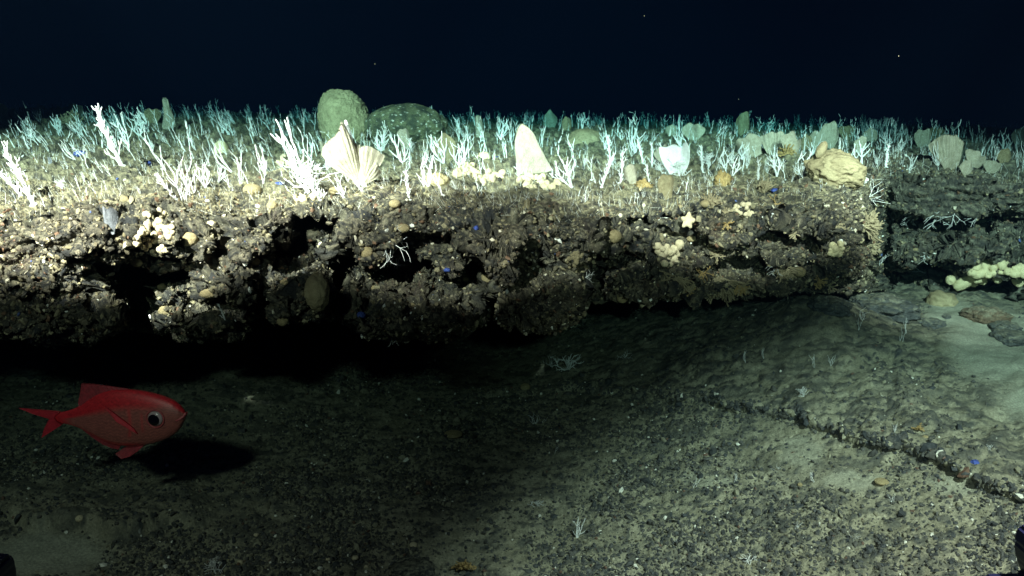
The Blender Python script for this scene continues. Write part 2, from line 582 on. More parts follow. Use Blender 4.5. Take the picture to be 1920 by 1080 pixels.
c = mix(cs, (.035, .040, .042), np.clip(peb * .9 + peb2 * .7, 0, 1) * (1 - sflat))
c = mix(c, (.060, .062, .055), .7 * sstep(.02, .35, fbm(pp * (9, 26, 9), 177, 4)) * (1 - sflat))
c = mix(c, (.05, .05, .046), .75 * (ani > .62) * (1 - sstep(.35, .6, an1)) * plate * (1 - sflat))
c = mix(c, (.13, .125, .095), .4 * sstep(0, .4, fbm(pp * 5, 175, 4)) * (1 - sflat))
c = mix(c, (.30, .30, .235), sflat * .9)
floor = obj('seabed', mesh_np('seabed', FP.reshape(-1, 3), grid_quads(*FP.shape[:2]), None, c), M['floor'])
tag(floor, 'pebbly sediment seabed below the ledge', None, None, 'structure')

# ------------------------------------------------------------------ where a pixel's line of sight meets the ground
sub = G2[::2, ::2]
BL = BVHTree.FromPolygons(sub.reshape(-1, 3).tolist(), grid_quads(*sub.shape[:2]).tolist())
subf = FP[::2, ::2]
BF = BVHTree.FromPolygons(subf.reshape(-1, 3).tolist(), grid_quads(*subf.shape[:2]).tolist())


def hit(px, py):
    d = Vector(ray(px, py)).normalized()
    best = None
    for b in (BL, BF):
        h = b.ray_cast(Vector(CAM), d)
        if h[0] is not None and (best is None or h[3] < best[3]):
            best = h
    if best is None:
        return None
    n = best[1] if best[1].dot(d) < 0 else -best[1]
    return np.array(best[0]), np.array(n)


def ppm(y):                       # metres per photograph pixel at depth y
    return float(y) / FPX


# ------------------------------------------------------------------ stuff: gravel, crust fragments, turf
def jag(rng, n, tv, amt):
    return tv[None] * (1 + amt * rng.uniform(-1, 1, (n, len(tv), 1)))


def gravel():
    rng = np.random.default_rng(5)
    ok = (gx > -150) & (gx < 2070) & (gy > 560) & (gy < 1180) & (sand < .3 + .35 * (np.random.default_rng(1).random(gx.shape) > .5))
    dens = 1 / (1 + np.exp(-11 * (den.reshape(gx.shape) - .03)))
    wgt = ok * (.14 + dens) * (.35 + .65 * sstep(700, 1000, gy)) * (1 - .6 * sstep(1400, 1900, gx) * sstep(1000, 700, gy))
    # spread evenly over the surface, not over the picture
    wgt = wgt * YG ** 1.0 * (1 - .6 * on * sstep(-5, 20, sd))
    lipz = on * np.exp(-((sd - 3) / 7.0) ** 2) * brk
    wgt = wgt + wgt.max() * 1.2 * lipz * ok
    w_ = wgt.reshape(-1) / wgt.sum()
    n = 85000
    ix = rng.choice(len(w_), n, p=w_)
    pos = FP.reshape(-1, 3)[ix] + rng.normal(0, .003, (n, 3)) * (1, 1, .2)
    s = .0014 + .0050 * rng.random(n) ** 3.4
    s = s * (1 + 1.0 * (rng.random(n) > .975)) * (1 + .8 * lipz.reshape(-1)[ix])
    sc = np.stack((s * rng.uniform(.8, 1.5, n), s * rng.uniform(.7, 1.2, n), s * rng.uniform(.5, .9, n)), 1)
    colr = mix((.030, .034, .038), (.075, .072, .062), rng.random(n))
    pale = rng.random(n)
    colr[pale > .80] = (.20, .185, .13)
    colr[pale > .985] = (.62, .60, .52)
    colr[(pale > .70) & (pale < .715)] = (.11, .065, .045)
    v, f, cc = scatter(jag(rng, n, ICO0[0], .28), ICO0[1], pos, rand_rot(rng, n), sc, colr)
    o = obj('gravel', mesh_np('gravel', v, None, f, cc, False), M['bits'])
    tag(o, 'dark gravel and small pebbles strewn over the seabed sediment', None, None, 'stuff')


def crumbs():
    rng = np.random.default_rng(6)
    Gx, Gy = project(G2)
    rows = np.repeat(np.arange(nr)[:, None], nc, 1)
    ok = (Gx > -200) & (Gx < 2120) & (rows > NT * .45) & (rows < NT + NF + 20)
    ok = ok & (NL[..., 1] < .3)
    pat = .35 + .65 * sstep(-.25, .3, fbm(G2.reshape(-1, 3) * 7, 211, 3)).reshape(nr, nc)
    w_ = (ok * (.08 + pat) * (.2 + sstep(NT * .6, NT * .95, rows)) * np.where(rows > NT, 1.0, .5)).reshape(-1)
    w_ = w_ / w_.sum()
    n = 60000
    ix = rng.choice(len(w_), n, p=w_)
    nn = NL.reshape(-1, 3)[ix]
    s = .0016 + .0062 * rng.random(n) ** 4.0
    pos = G2.reshape(-1, 3)[ix] + nn * (s * .25)[:, None]
    sc = np.stack((s * rng.uniform(.8, 1.7, n), s * rng.uniform(.7, 1.3, n), s * rng.uniform(.4, .9, n)), 1)
    t = rng.random(n)
    colr = mix((.036, .033, .027), (.12, .102, .066), rng.random(n))
    colr[t > .76] = mix((.16, .135, .08), (.29, .25, .155), rng.random((t > .76).sum()))
    colr[t > .96] = (.52, .47, .36)
    colr[t > .988] = (.75, .74, .68)
    m_ = (t > .66) & (t < .72)
    colr[m_] = (.13, .075, .045)
    colr[(t > .658) & (t < .66)] = (.07, .10, .24)
    v, f, cc = scatter(jag(rng, n, ICO0[0], .30), ICO0[1], pos, rand_rot(rng, n), sc, colr)
    o = obj('crust_fragments', mesh_np('crust_fragments', v, None, f, cc, False), M['bits'])
    tag(o, 'knobbly crust fragments and tiny shells covering the rock ledge', None, None, 'stuff')


BLADE_V = np.array([(-.10, 0, 0), (.10, 0, 0), (0, .12, 0), (-.07, .02, .5), (.07, .03, .5), (.0, .12, .52), (.02, .05, 1.0)])
BLADE_F = np.array([(0, 1, 4), (0, 4, 3), (1, 2, 5), (1, 5, 4), (2, 0, 3), (2, 3, 5), (3, 4, 6), (4, 5, 6), (5, 3, 6)])


def frames(rng, d):
    d = d / (np.linalg.norm(d, axis=1, keepdims=True) + 1e-9)
    r = rng.normal(size=d.shape)
    x = np.cross(d, r)
    x /= np.linalg.norm(x, axis=1, keepdims=True) + 1e-9
    y = np.cross(d, x)
    return np.stack((x, y, d), -1)


def turf():
    rng = np.random.default_rng(7)
    Gx, Gy = project(G2)
    rows = np.repeat(np.arange(nr)[:, None], nc, 1)
    patch = (fbm(G2.reshape(-1, 3) * 8, 201, 2) > -.02).reshape(nr, nc)
    ok = (Gx > -200) & (Gx < 2120) & (rows > NT * .35) & (rows < NT + NF + 10) & (NL[..., 1] < .4)
    w_ = (ok * (.12 + patch) * np.where(rows > NT, .55, 1.0)).reshape(-1)
    w_ = w_ / w_.sum()
    n = 46000
    ix = rng.choice(len(w_), n, p=w_)
    nn = NL.reshape(-1, 3)[ix]
    isface = (rows.reshape(-1)[ix] > NT)
    d = nn + rng.normal(0, .45, (n, 3)) + np.where(isface[:, None], (0, -.2, -.35), (-.25, 0, .6))
    h = .006 + .022 * rng.random(n) ** 2.0
    t = rng.random(n)
    h = h * np.where(isface, .42, 1.15) * np.where((t > .84) & ~isface, 1.8, 1)
    wd = np.minimum(h * .6, np.where(isface, .0028, .0060)) * rng.uniform(.4, 1.1, n)
    sc = np.stack((wd, wd, h), 1)
    colr = mix((.17, .145, .08), (.40, .36, .23), rng.random(n))
    colr[t > .84] = (.72, .71, .64)
    colr[(t > .81) & (t < .84)] = (.42, .27, .10)
    colr[t < .22] = (.06, .055, .04)
    v, f, cc = scatter(BLADE_V, BLADE_F, G2.reshape(-1, 3)[ix] - nn * .001, frames(rng, d), sc, colr)
    o = obj('turf', mesh_np('turf', v, None, f, cc, True), M['turf'])
    tag(o, 'short tan turf of tiny stalked animals on the ledge', None, None, 'stuff')


gravel()
crumbs()
turf()


# ------------------------------------------------------------------ coral shapes (unit height, growing along +Z, fan in XZ)
def grow(rng, p0, d, ln, r, lvl, out, ang, flat=.25, kids=4, up=.10):
    n = 5
    pts, rr = [np.array(p0, float)], [r]
    d = np.array(d, float)
    for i in range(n):
        d = d + rng.normal(0, .16, 3) * (1, flat, 1) + (0, 0, up)
        d /= np.linalg.norm(d)
        pts.append(pts[-1] + d * ln / n)
        rr.append(r * (1 - .10 * (i + 1)) * rng.uniform(.85, 1.2))
    out.append((np.array(pts), np.array(rr)))
    if lvl <= 0:
        return
    sgn = rng.choice((-1, 1))
    for k in range(kids):
        i = 1 + int(rng.integers(0, n)) if k else n
        i = min(i, n)
        a = math.radians(rng.uniform(*ang)) * sgn
        sgn = -sgn
        t = pts[i] - pts[i - 1]
        t = t / np.linalg.norm(t)
        ca, sa = math.cos(a), math.sin(a)
        nd = np.array((t[0] * ca - t[2] * sa, t[1] + rng.normal(0, flat), t[0] * sa + t[2] * ca))
        grow(rng, pts[i], nd, ln * rng.uniform(.38, .72), r * rng.uniform(.62, .8), lvl - 1, out, ang, flat, max(1, kids - 1), up)


def coral_mesh(name, seed, kind, sides=5):
    rng = np.random.default_rng(seed)
    out = []
    if kind == 'fan':
        grow(rng, (0, 0, -.05), (0, 0, 1), .78, .031, 2, out, (18, 44), .2, 3, .22)
    elif kind == 'bush':
        for k in range(5):
            grow(rng, (rng.normal(0, .07), rng.normal(0, .05), -.04), (rng.normal(0, .55), rng.normal(0, .4), 1), .5, .034, 2, out, (25, 75), .5, 4, .08)
    elif kind == 'twig':
        for k in range(int(rng.integers(2, 4))):
            grow(rng, (rng.normal(0, .05), 0, -.05), (rng.normal(0, .25), rng.normal(0, .1), 1), .85, .025, 1, out, (16, 36), .15, 3, .24)
    elif kind == 'column':
        grow(rng, (0, 0, -.05), (0, 0, 1), 1.0, .050, 0, out, (0, 1))
        st = out[0][0]
        for k in range(34):
            i = rng.uniform(.12, 4.9)
            q_ = st[int(i)] + (st[int(i) + 1] - st[int(i)]) * (i % 1)
            a = rng.uniform(0, 2 * math.pi)
            grow(rng, q_, (math.cos(a), .6 * math.sin(a), rng.uniform(.5, 1.4)), rng.uniform(.08, .20), .022, 1 if k % 3 == 0 else 0, out, (25, 60), .4, 2, .25)
    elif kind == 'candelabra':
        for s in (-1, 1):
            grow(rng, (0, 0, -.03), (s * .45, 0, 1), .6, .036, 1, out, (25, 60), .2, 5, .22)
        grow(rng, (0, 0, -.03), (0, .1, 1), .6, .034, 1, out, (25, 55), .2, 4, .18)
    elif kind == 'spray':        # bare curved hanging twigs
        for k in range(5):
            grow(rng, (rng.normal(0, .03), 0, -.03), (rng.normal(0, .8), rng.normal(0, .5), 1), .75, .022, 1, out, (30, 60), .3, 3, 0)
    zmax = max(p_[:, 2].max() for p_, _ in out)
    mb = MB()
    for p_, r_ in out:
        tube(mb, p_ / zmax, np.asarray(r_) / zmax * (1 if kind == 'spray' else .78), sides)
    if kind in ('column', 'fan', 'candelabra', 'bush'):      # a small holdfast
        v, f = ICO1
        mb.add(v * (.075, .065, .035) - (0, 0, .0), None, f)
    return mb.mesh(name)


KINDS = ['fan', 'bush', 'twig', 'column', 'candelabra', 'spray']
CM = {k: [coral_mesh('branching_coral', 100 + 17 * i + 1000 * KINDS.index(k), k) for i in range(n)]
      for k, n in (('fan', 7), ('bush', 3), ('twig', 6), ('column', 4), ('candelabra', 5), ('spray', 3))}
for k in CM:
    for me in CM[k]:
        me.materials.append(M['white'])
n_coral = 0


def place_coral(px, py, hpx, kind, lean=0.0, label=None, group='white branching corals on the ledge', yaw=None, var=None,
                rng=random.Random(3), down=False, squash=1.0, hang=None):
    """base at a pixel of the photograph, height in its pixels, lean in degrees to the left"""
    global n_coral
    h = hit(px, py)
    if h is None:
        return None
    b, n = h
    me = CM[kind][(var if var is not None else rng.randrange(99)) % len(CM[kind])]
    o = obj('branching_coral', me)
    H = hpx * ppm(b[1]) * 1.02
    yaw = rng.uniform(-35, 35) if yaw is None else yaw
    if rng.random() < .5 and var is None:
        yaw += 180
    if hang is not None:          # growing out of a wall: direction in picture degrees (0 up, 90 left, 180 down)
        m_ = Matrix.Rotation(math.radians(22), 4, 'X') @ Matrix.Rotation(-math.radians(hang), 4, 'Y') @ Matrix.Rotation(math.radians(yaw), 4, 'Z')
    else:
        m_ = Matrix.Rotation(-math.radians(lean), 4, 'Y') @ Matrix.Rotation(math.radians(yaw), 4, 'Z')
    o.matrix_world = Matrix.Translation(Vector(b - n * .003)) @ m_ @ Matrix.Diagonal((H * squash, H * squash, H, 1))
    tag(o, label, 'coral', group)
    n_coral += 1
    return o


# ------------------------------------------------------------------ leaf, fan and cup sponges
def fan_mesh(name, seed, w=.5, w0=.12, top=.9, curl=.2, ruffle=.06, lean=.0, ribs=0, thick=.022, nu=40, nv=30, notch=.06, peak=.0, taper=.0):
    """a curved sheet with real thickness, unit height; w is half the width, w0 half the foot"""
    rng = np.random.default_rng(seed)
    ph = rng.uniform(0, 6, 6)
    u = np.linspace(-1, 1, nu)
    v = np.linspace(0, 1, nv)
    V, U = np.meshgrid(v, u, indexing='ij')
    prof = w0 + (w - w0) * np.sin(np.clip(V / top, 0, 1) * math.pi / 2) ** 1.3
    prof = prof * (1 - taper * V ** 1.3)
    outl = 1 - .30 * np.abs(U) ** 2.6 * 1.0 + notch * np.sin(3.1 * U + ph[0]) + notch * .6 * np.sin(7.3 * U + ph[1]) - peak * np.abs(U - .2)
    Z = V * outl
    X = U * prof * (1 + .05 * np.sin(5 * V + ph[2])) + lean * V ** 1.4
    Y = curl * (U * prof / w) ** 2 * V + ruffle * V * np.sin(4.2 * U + ph[3] + 2 * V) + .02 * np.sin(6 * V + ph[4])
    Y = Y - .25 * curl * V
    if ribs:
        Y = Y + .018 * np.sin(U * ribs + 1.5 * V) * V ** .5
    F = np.stack((X, Y, Z), -1)
    nrm = grid_normals(F)
    t = thick * (1 - .55 * V)[..., None]
    t = t * (np.minimum(1, (1.02 - np.abs(U)) / .12) ** .5)[..., None]
    a, b = (F + nrm * t).reshape(-1, 3), (F - nrm * t).reshape(-1, 3)
    qf = grid_quads(nv, nu)
    k = nv * nu
    i = np.arange(k).reshape(nv, nu)
    ring = np.concatenate((i[0, :], i[1:, -1], i[-1, -2::-1], i[-2:0:-1, 0]))
    rq = np.stack((ring, np.roll(ring, -1), np.roll(ring, -1) + k, ring + k), 1)
    return mesh_np(name, np.concatenate((a, b)), np.concatenate((qf, qf[:, ::-1] + k, rq[:, ::-1])))


def place(o, px, py, hpx, lean=0.0, yaw=0.0, sx=1.0, sink=.01, depth=None, tilt=0.0):
    if depth is None:
        h = hit(px, py)
        b = h[0]
    else:
        b = P(px, py, depth)
    H = hpx * ppm(b[1])
    o.matrix_world = Matrix.Translation(Vector(b - np.array((0, 0, sink)))) @ Matrix.Rotation(-math.radians(lean), 4, 'Y') @ \
        Matrix.Rotation(math.radians(tilt), 4, 'X') @ Matrix.Rotation(math.radians(yaw), 4, 'Z') @ Matrix.Diagonal((H * sx, H * sx, H, 1))
    return b, H


FG = 'leaf and fan sponges on the ledge'


def fan(px, py, hpx, label, mat='fan', name='fan_sponge', lean=0, yaw=0, group=FG, tilt=0, **kw):
    me = fan_mesh(name, int(px * 7 + py), **kw)
    o = obj(name, me, M[mat])
    place(o, px, py, hpx, lean, yaw, tilt=tilt)
    tag(o, label, 'sponge', group)
    return o


# ------------------------------------------------------------------ ball sponges
def ball_mesh(seed, flat=.85, pore=True, rough=.05):
    v, f = ICO3
    n = 1 + rough * fbm(v * 2.2 + seed * 3.7, seed, 3) + rough * .3 * fbm(v * 9 + seed, seed + 3, 2)
    v = v * n[:, None] * (1, 1, flat)
    if pore:                      # a small pore dimpled into the crown
        d = np.linalg.norm(v - np.array((.12, -.55, .62 * flat / .85)), axis=1)
        v = v * (1 - .10 * np.exp(-(d / .16) ** 2))[:, None]
    return mesh_np('ball_sponge', v, None, f)


BM = [ball_mesh(i, fl) for i, fl in enumerate((.9, .8, .95, .7, .85))]
for me in BM:
    me.materials.append(M['ball'])


def ball(px, py, rpx, label, group='round tan sponges on the ledge', sy=1.0, var=None, mat=None, push=.35):
    h = hit(px, py)
    if h is None:
        return
    b, n = h
    r = rpx * ppm(b[1])
    me = BM[(var if var is not None else int(px)) % len(BM)]
    if mat:
        me = me.copy()
        me.materials.clear()
        me.materials.append(M[mat])
    o = obj('ball_sponge', me)
    d = Vector(CAM - b).normalized()
    o.location = Vector(b) + d * r * push
    o.rotation_euler = (0, 0, (px % 17) / 3)
    o.scale = (r, r, r * sy)
    tag(o, label, 'sponge', group)
    return o


# ================================================================== the prominent growths, left to right
RG = random.Random(8)
big = [
    # px, py, height px, kind, lean, label
    (62, 384, 128, 'column', 27, 'thick bright white coral column leaning left at the far left edge'),
    (40, 366, 72, 'column', 22, 'thin white coral stalk just left of the thickest coral column'),
    (118, 352, 22, 'bush', 10, None),
    (228, 312, 118, 'column', 23, 'tall bushy white coral column leaning left, behind the round tan sponge'),
    (241, 272, 62, 'candelabra', 26, 'white hook-shaped coral tilted left beside the tall bushy column'),
    (278, 246, 46, 'candelabra', 30, 'white antler coral on the skyline left of the candle sponge'),
    (312, 322, 82, 'fan', 27, 'long slanted white coral with a forked tip, left of centre'),
    (165, 316, 48, 'fan', 22, 'slanted white coral beside a small blue sponge'),
    (276, 312, 56, 'fan', 24, 'pair of white twigs beside a blue speck'),
    (256, 306, 50, 'fan', 22, None), (190, 322, 30, 'twig', 20, None), (207, 330, 34, 'twig', 22, None),
    (330, 374, 58, 'column', 33, 'thick white coral stub bent over the ledge edge'),
    (346, 376, 90, 'twig', 8, 'tall thin white twig coral on the ledge edge'),
    (365, 366, 64, 'twig', 12, None), (352, 378, 54, 'twig', 10, None),
    (385, 350, 46, 'candelabra', 6, None), (410, 340, 34, 'candelabra', -18, 'small white coral forking to the right near a tan sponge'),
    (467, 346, 72, 'fan', 16, 'white antler coral rising behind the wide tan sponge'),
    (452, 348, 36, 'twig', 12, None), (495, 345, 46, 'twig', 8, None), (350, 285, 46, 'fan', 14, None), (392, 312, 42, 'fan', 14, None),
    (55, 255, 40, 'fan', 12, None), (112, 248, 32, 'candelabra', 12, None), (420, 250, 44, 'twig', 20, None), (432, 246, 38, 'twig', 22, None),
    (590, 366, 66, 'bush', 6, 'dense blazing white coral bush at the centre of the thicket'),
    (572, 352, 56, 'bush', 12, 'second dense white coral bush, behind the first'),
    (565, 330, 112, 'candelabra', 27, 'tall white coral with an antler crown, leaning left from the bush'),
    (590, 312, 78, 'fan', 16, 'straight white coral spike above the dense bush'),
    (612, 318, 46, 'bush', -30, 'white coral spray reaching right from the dense bush'),
    (600, 374, 60, 'column', 14, 'short white coral column hanging over the edge below the bush'),
    (497, 330, 60, 'twig', 16, None), (612, 290, 34, 'twig', 16, None),
    (708, 289, 40, 'fan', 16, None), (716, 285, 38, 'candelabra', 2, None), (755, 306, 56, 'candelabra', 8, 'pale coral of upright fingers below the small blade sponge'),
    (769, 374, 56, 'column', 4, 'knobbly white coral tuft on the ledge edge left of a lumpy tan sponge'),
    (794, 350, 40, 'column', 4, None), (812, 318, 38, 'fan', 14, None),
    (832, 306, 58, 'candelabra', 18, 'white coral with a bent crown beside a brown leaf sponge'),
    (870, 276, 32, 'twig', 8, None), (905, 262, 34, 'fan', 14, None), (940, 258, 36, 'candelabra', -8, None), (862, 262, 40, 'twig', 20, None),
    (1072, 350, 62, 'candelabra', 22, 'white coral of upturned fingers right of the tall blade sponge'),
    (1081, 312, 62, 'fan', 20, 'white forked coral above the coral of upturned fingers'),
    (1110, 336, 52, 'fan', 12, None), (1128, 350, 66, 'column', -2, 'straight upright white coral spike on the front edge'),
    (1147, 308, 54, 'column', 14, 'white coral club with a knobbly tip'),
    (1162, 342, 66, 'column', 0, 'white coral cone thick at its base'),
    (1190, 288, 46, 'candelabra', -4, 'pale coral with a wide crown on the skyline right of centre'),
    (1218, 348, 42, 'column', 10, None), (1223, 314, 48, 'column', 2, 'slender white coral finger left of the white lobed fan'),
    (1252, 326, 40, 'bush', 6, 'tangled white coral at the foot of the white lobed fan'),
    (1275, 330, 34, 'bush', -6, None), (1238, 322, 28, 'bush', 4, None), (1096, 320, 30, 'twig', 4, None),
    (1318, 322, 50, 'column', 8, 'pointed white coral right of the white lobed fan'), (1330, 316, 30, 'bush', 0, None),
    (1360, 322, 46, 'candelabra', 2, None), (1372, 330, 40, 'candelabra', -10, None), (1392, 320, 46, 'fan', 4, None),
    (1420, 338, 44, 'column', 2, None), (1345, 320, 30, 'twig', 0, None), (1440, 326, 30, 'twig', 0, None),
    (1456, 330, 46, 'candelabra', 14, 'white coral fingers at the left foot of the brown lump sponge'),
    (1472, 336, 40, 'fan', 6, None), (1504, 332, 50, 'candelabra', 4, 'Y-shaped white coral against the brown lump sponge'),
    (1392, 300, 34, 'candelabra', 0, None), (1340, 300, 30, 'fan', 0, None),
    (1706, 322, 34, 'candelabra', -4, 'small Y-shaped white coral on the right-hand shelf'),
    (1690, 312, 26, 'twig', 2, None), (1668, 336, 18, 'twig', 0, None), (1662, 280, 30, 'candelabra', 4, None), (1882, 280, 30, 'candelabra', -10, None),
]
for px, py, h_, k, ln, lab in big:
    place_coral(px, py, h_, k, ln, lab or f"{'upright' if abs(ln) < 8 else 'slanted'} white {k if k != 'candelabra' else 'forked'} coral among the crowd along the ledge edge",
                rng=RG)

# corals on the face of the ledge and below it (direction in the picture: 90 left, 180 down, -90 right)
for px, py, h_, k, hg, lab in [
    (1626, 372, 36, 'spray', -78, 'white feathery coral jutting right from the end of the ledge'),
    (1440, 452, 44, 'fan', 170, 'pale blue-white coral fan hanging on the ledge face near its right end'),
    (1450, 402, 34, 'fan', 172, 'small pale coral fan under the ledge lip near its right end'),
    (1484, 402, 28, 'fan', 165, None), (1244, 442, 44, 'fan', 165, 'pale coral draping left of the cream bead cluster on the face'),
    (1274, 455, 40, 'fan', 195, 'pale coral draping right of the cream bead cluster on the face'), (1226, 498, 42, 'twig', 178, None),
    (733, 452, 52, 'spray', 175, 'stringy white coral hanging on the face below a round tan sponge'),
    (724, 424, 26, 'spray', 200, None), (742, 480, 30, 'spray', 185, None),
    (424, 604, 40, 'column', 12, 'short bright white coral upright on the hanging block at lower left'),
    (565, 622, 36, 'spray', 180, 'wispy coral hanging below the ledge underside'), (735, 632, 24, 'spray', 180, None), (292, 626, 26, 'spray', 180, None),
    (1100, 520, 20, 'spray', -60, None), (1480, 505, 24, 'spray', 150, None), (1455, 500, 24, 'spray', 160, None),
    (1762, 398, 40, 'spray', 165, 'white twigs drooping from the upper lip of the right-hand shelf'), (1790, 402, 30, 'spray', 172, None),
    (1712, 406, 26, 'spray', 150, None), (1740, 410, 24, 'spray', 170, None), (1835, 408, 24, 'spray', 170, None), (1882, 415, 30, 'spray', 175, None),
    (1650, 504, 32, 'twig', -22, 'thin white twig leaning right in the gap beside the shelf'), (1665, 496, 30, 'spray', -40, None),
    (1735, 476, 22, 'spray', 160, None), (1755, 502, 36, 'spray', 175, 'white twigs dangling in the dark recess under the shelf'), (1722, 505, 22, 'spray', 120, None), (1738, 510, 24, 'spray', 140, None),
    (1590, 560, 22, 'spray', 0, None), (1560, 575, 24, 'spray', 20, None),
]:
    place_coral(px, py, h_, k, 0, lab or 'small pale twig coral growing out of the rock face', 'small corals on the rock faces', rng=RG, hang=hg)
# sea-floor corals
for px, py, h_, k, ln, lab in [
    (1066, 694, 36, 'bush', 8, 'small grey-white coral bush on the dim floor under the ledge'), (1032, 684, 22, 'spray', 0, None),
    (1172, 672, 18, 'spray', 0, 'pale star-shaped coral sprig on the dim floor, right of the small bush'),
    (1005, 796, 26, 'spray', 0, 'pale coral sprig in the shade at mid floor'), (1040, 850, 20, 'fan', -20, None),
    (1082, 1008, 46, 'candelabra', 0, 'white coral of curved fingers on the near gravel'), (1506, 742, 20, 'bush', 0, 'white knob of coral on the sediment plate'),
    (1006, 950, 18, 'bush', 0, None), (1462, 880, 18, 'spray', 40, None), (1528, 905, 30, 'twig', 14, 'thin curved white stalk near the pale sand patch'),
    (1674, 946, 26, 'twig', 8, None), (1490, 994, 24, 'twig', -20, None), (1375, 906, 26, 'twig', 0, None), (1405, 1058, 22, 'bush', 0, None),
    (1690, 640, 30, 'twig', 0, None), (1700, 625, 34, 'twig', 0, None), (1610, 620, 26, 'twig', 0, None), (1615, 600, 28, 'spray', 0, None), (1525, 690, 30, 'twig', 0, None),
    (1558, 686, 24, 'twig', 0, None), (1398, 680, 28, 'twig', 0, None), (1432, 672, 24, 'twig', 0, None), (1678, 812, 24, 'twig', 0, None), (1855, 845, 16, 'spray', 0, None),
    (265, 1003, 16, 'twig', 0, None), (404, 1074, 34, 'bush', 0, None), (1266, 1020, 16, 'twig', 10, None), (1300, 915, 30, 'twig', -10, None), (1605, 1010, 14, 'spray', 0, None),
]:
    place_coral(px, py, h_, k, ln, lab or 'tiny pale coral sprig standing on the open seabed', 'small corals on the seabed', rng=RG)

# the crowd behind: countable corals, nearest first
LAND = [(318, 'candle sponge'), (640, 'tan barrel sponge'), (762, 'dark boulder sponge'), (985, 'tall blade sponge'), (1265, 'white lobed fan sponge'),
        (1570, 'brown lump sponge'), (1790, 'ribbed fan sponge')]
used = 0
rr = random.Random(21)
tries = 0
while n_coral < 292 and tries < 4000:
    tries += 1
    px = rr.uniform(-20, 1940)
    topy = 205 + (px / 1920) * 55
    py = topy + 22 + (rr.random() ** 1.4) * (135 - 40 * sstep(500, 1200, px) if px < 1600 else 40)
    h = hit(px, py)
    if h is None or h[1][2] < .2 or perlin(np.array([[h[0][0] * 4, h[0][1] * 4, 0.0]]), 405)[0] < rr.uniform(-.25, .15):
        continue
    y = h[0][1]
    k = rr.choice(('fan', 'fan', 'twig', 'twig', 'twig', 'candelabra', 'column'))
    hp = (.028 + .085 * rr.random() ** 1.8) / ppm(y)
    ln = rr.gauss(24 - 20 * sstep(200, 1200, px), 9)
    lm = min(LAND, key=lambda q_: abs(q_[0] - px))
    side = 'left of' if px < lm[0] - 30 else ('right of' if px > lm[0] + 30 else 'around')
    place_coral(px, py, hp, k, ln, f"small white {'forked' if k in ('candelabra', 'fan') else 'rod-like'} coral in the crowd {side} the {lm[1]}",
                'white corals crowding the ledge top', rng=rr)

# the rest of the thicket, fading into the dark: one mass
mbt = MB()
low = [[], []]
for i in range(10):
    rng = np.random.default_rng(900 + i)
    out = []
    if i % 2:
        grow(rng, (0, 0, -.05), (0, 0, 1), .7, .024, 2, out, (18, 48), .2, 3, .2)
    else:
        for k in range(2):
            grow(rng, (rng.normal(0, .06), 0, -.05), (rng.normal(0, .3), 0, 1), .85, .022, 1, out, (16, 40), .2, 2, .24)
    zm = max(p_[:, 2].max() for p_, _ in out)
    b_ = MB()
    for p_, r_ in out:
        tube(b_, p_[::2] / zm, np.asarray(r_)[::2] / zm, 3)
    low[0].append((np.concatenate(b_.v), np.concatenate(b_.q), np.concatenate(b_.t)))
rng = np.random.default_rng(33)
for i in range(1900):
    row = int(rng.integers(int(NT * .08), int(NT * .66)))
    cl = int(rng.integers(10, nc - 10))
    b = G2[row, cl]
    v, q_, t_ = low[0][int(rng.integers(0, 10))]
    H = rng.uniform(.035, .13)
    ln = math.radians(rng.normal(18 - 16 * float(sstep(-.5, .15, A[cl])), 8))
    a = rng.uniform(0, 6.28)
    m_ = np.array(Matrix.Rotation(-ln, 3, 'Y') @ Matrix.Rotation(a, 3, 'Z'))
    mbt.add((v * H) @ m_.T + b, q_, t_)
for i in range(1500):
    row = int(rng.integers(int(NT * .58), int(NT * .92)))
    cl = int(rng.integers(10, nc - 10))
    b = G2[row, cl]
    if NL[row, cl, 2] < .3 or perlin(np.array([[b[0] * 5, b[1] * 5, 3.0]]), 406)[0] < rng.uniform(-.3, .25):
        continue
    v, q_, t_ = low[0][int(rng.integers(0, 10))]
    H = rng.uniform(.016, .05)
    ln = math.radians(rng.normal(16 - 14 * float(sstep(-.5, .15, A[cl])), 10))
    m_ = np.array(Matrix.Rotation(-ln, 3, 'Y') @ Matrix.Rotation(rng.uniform(0, 6.28), 3, 'Z'))
    mbt.add((v * H) @ m_.T + b, q_, t_)
o = obj('coral_thicket', mbt.mesh('coral_thicket'), M['white'])
tag(o, 'distant thicket of pale branching corals fading into dark water', None, None, 'stuff')


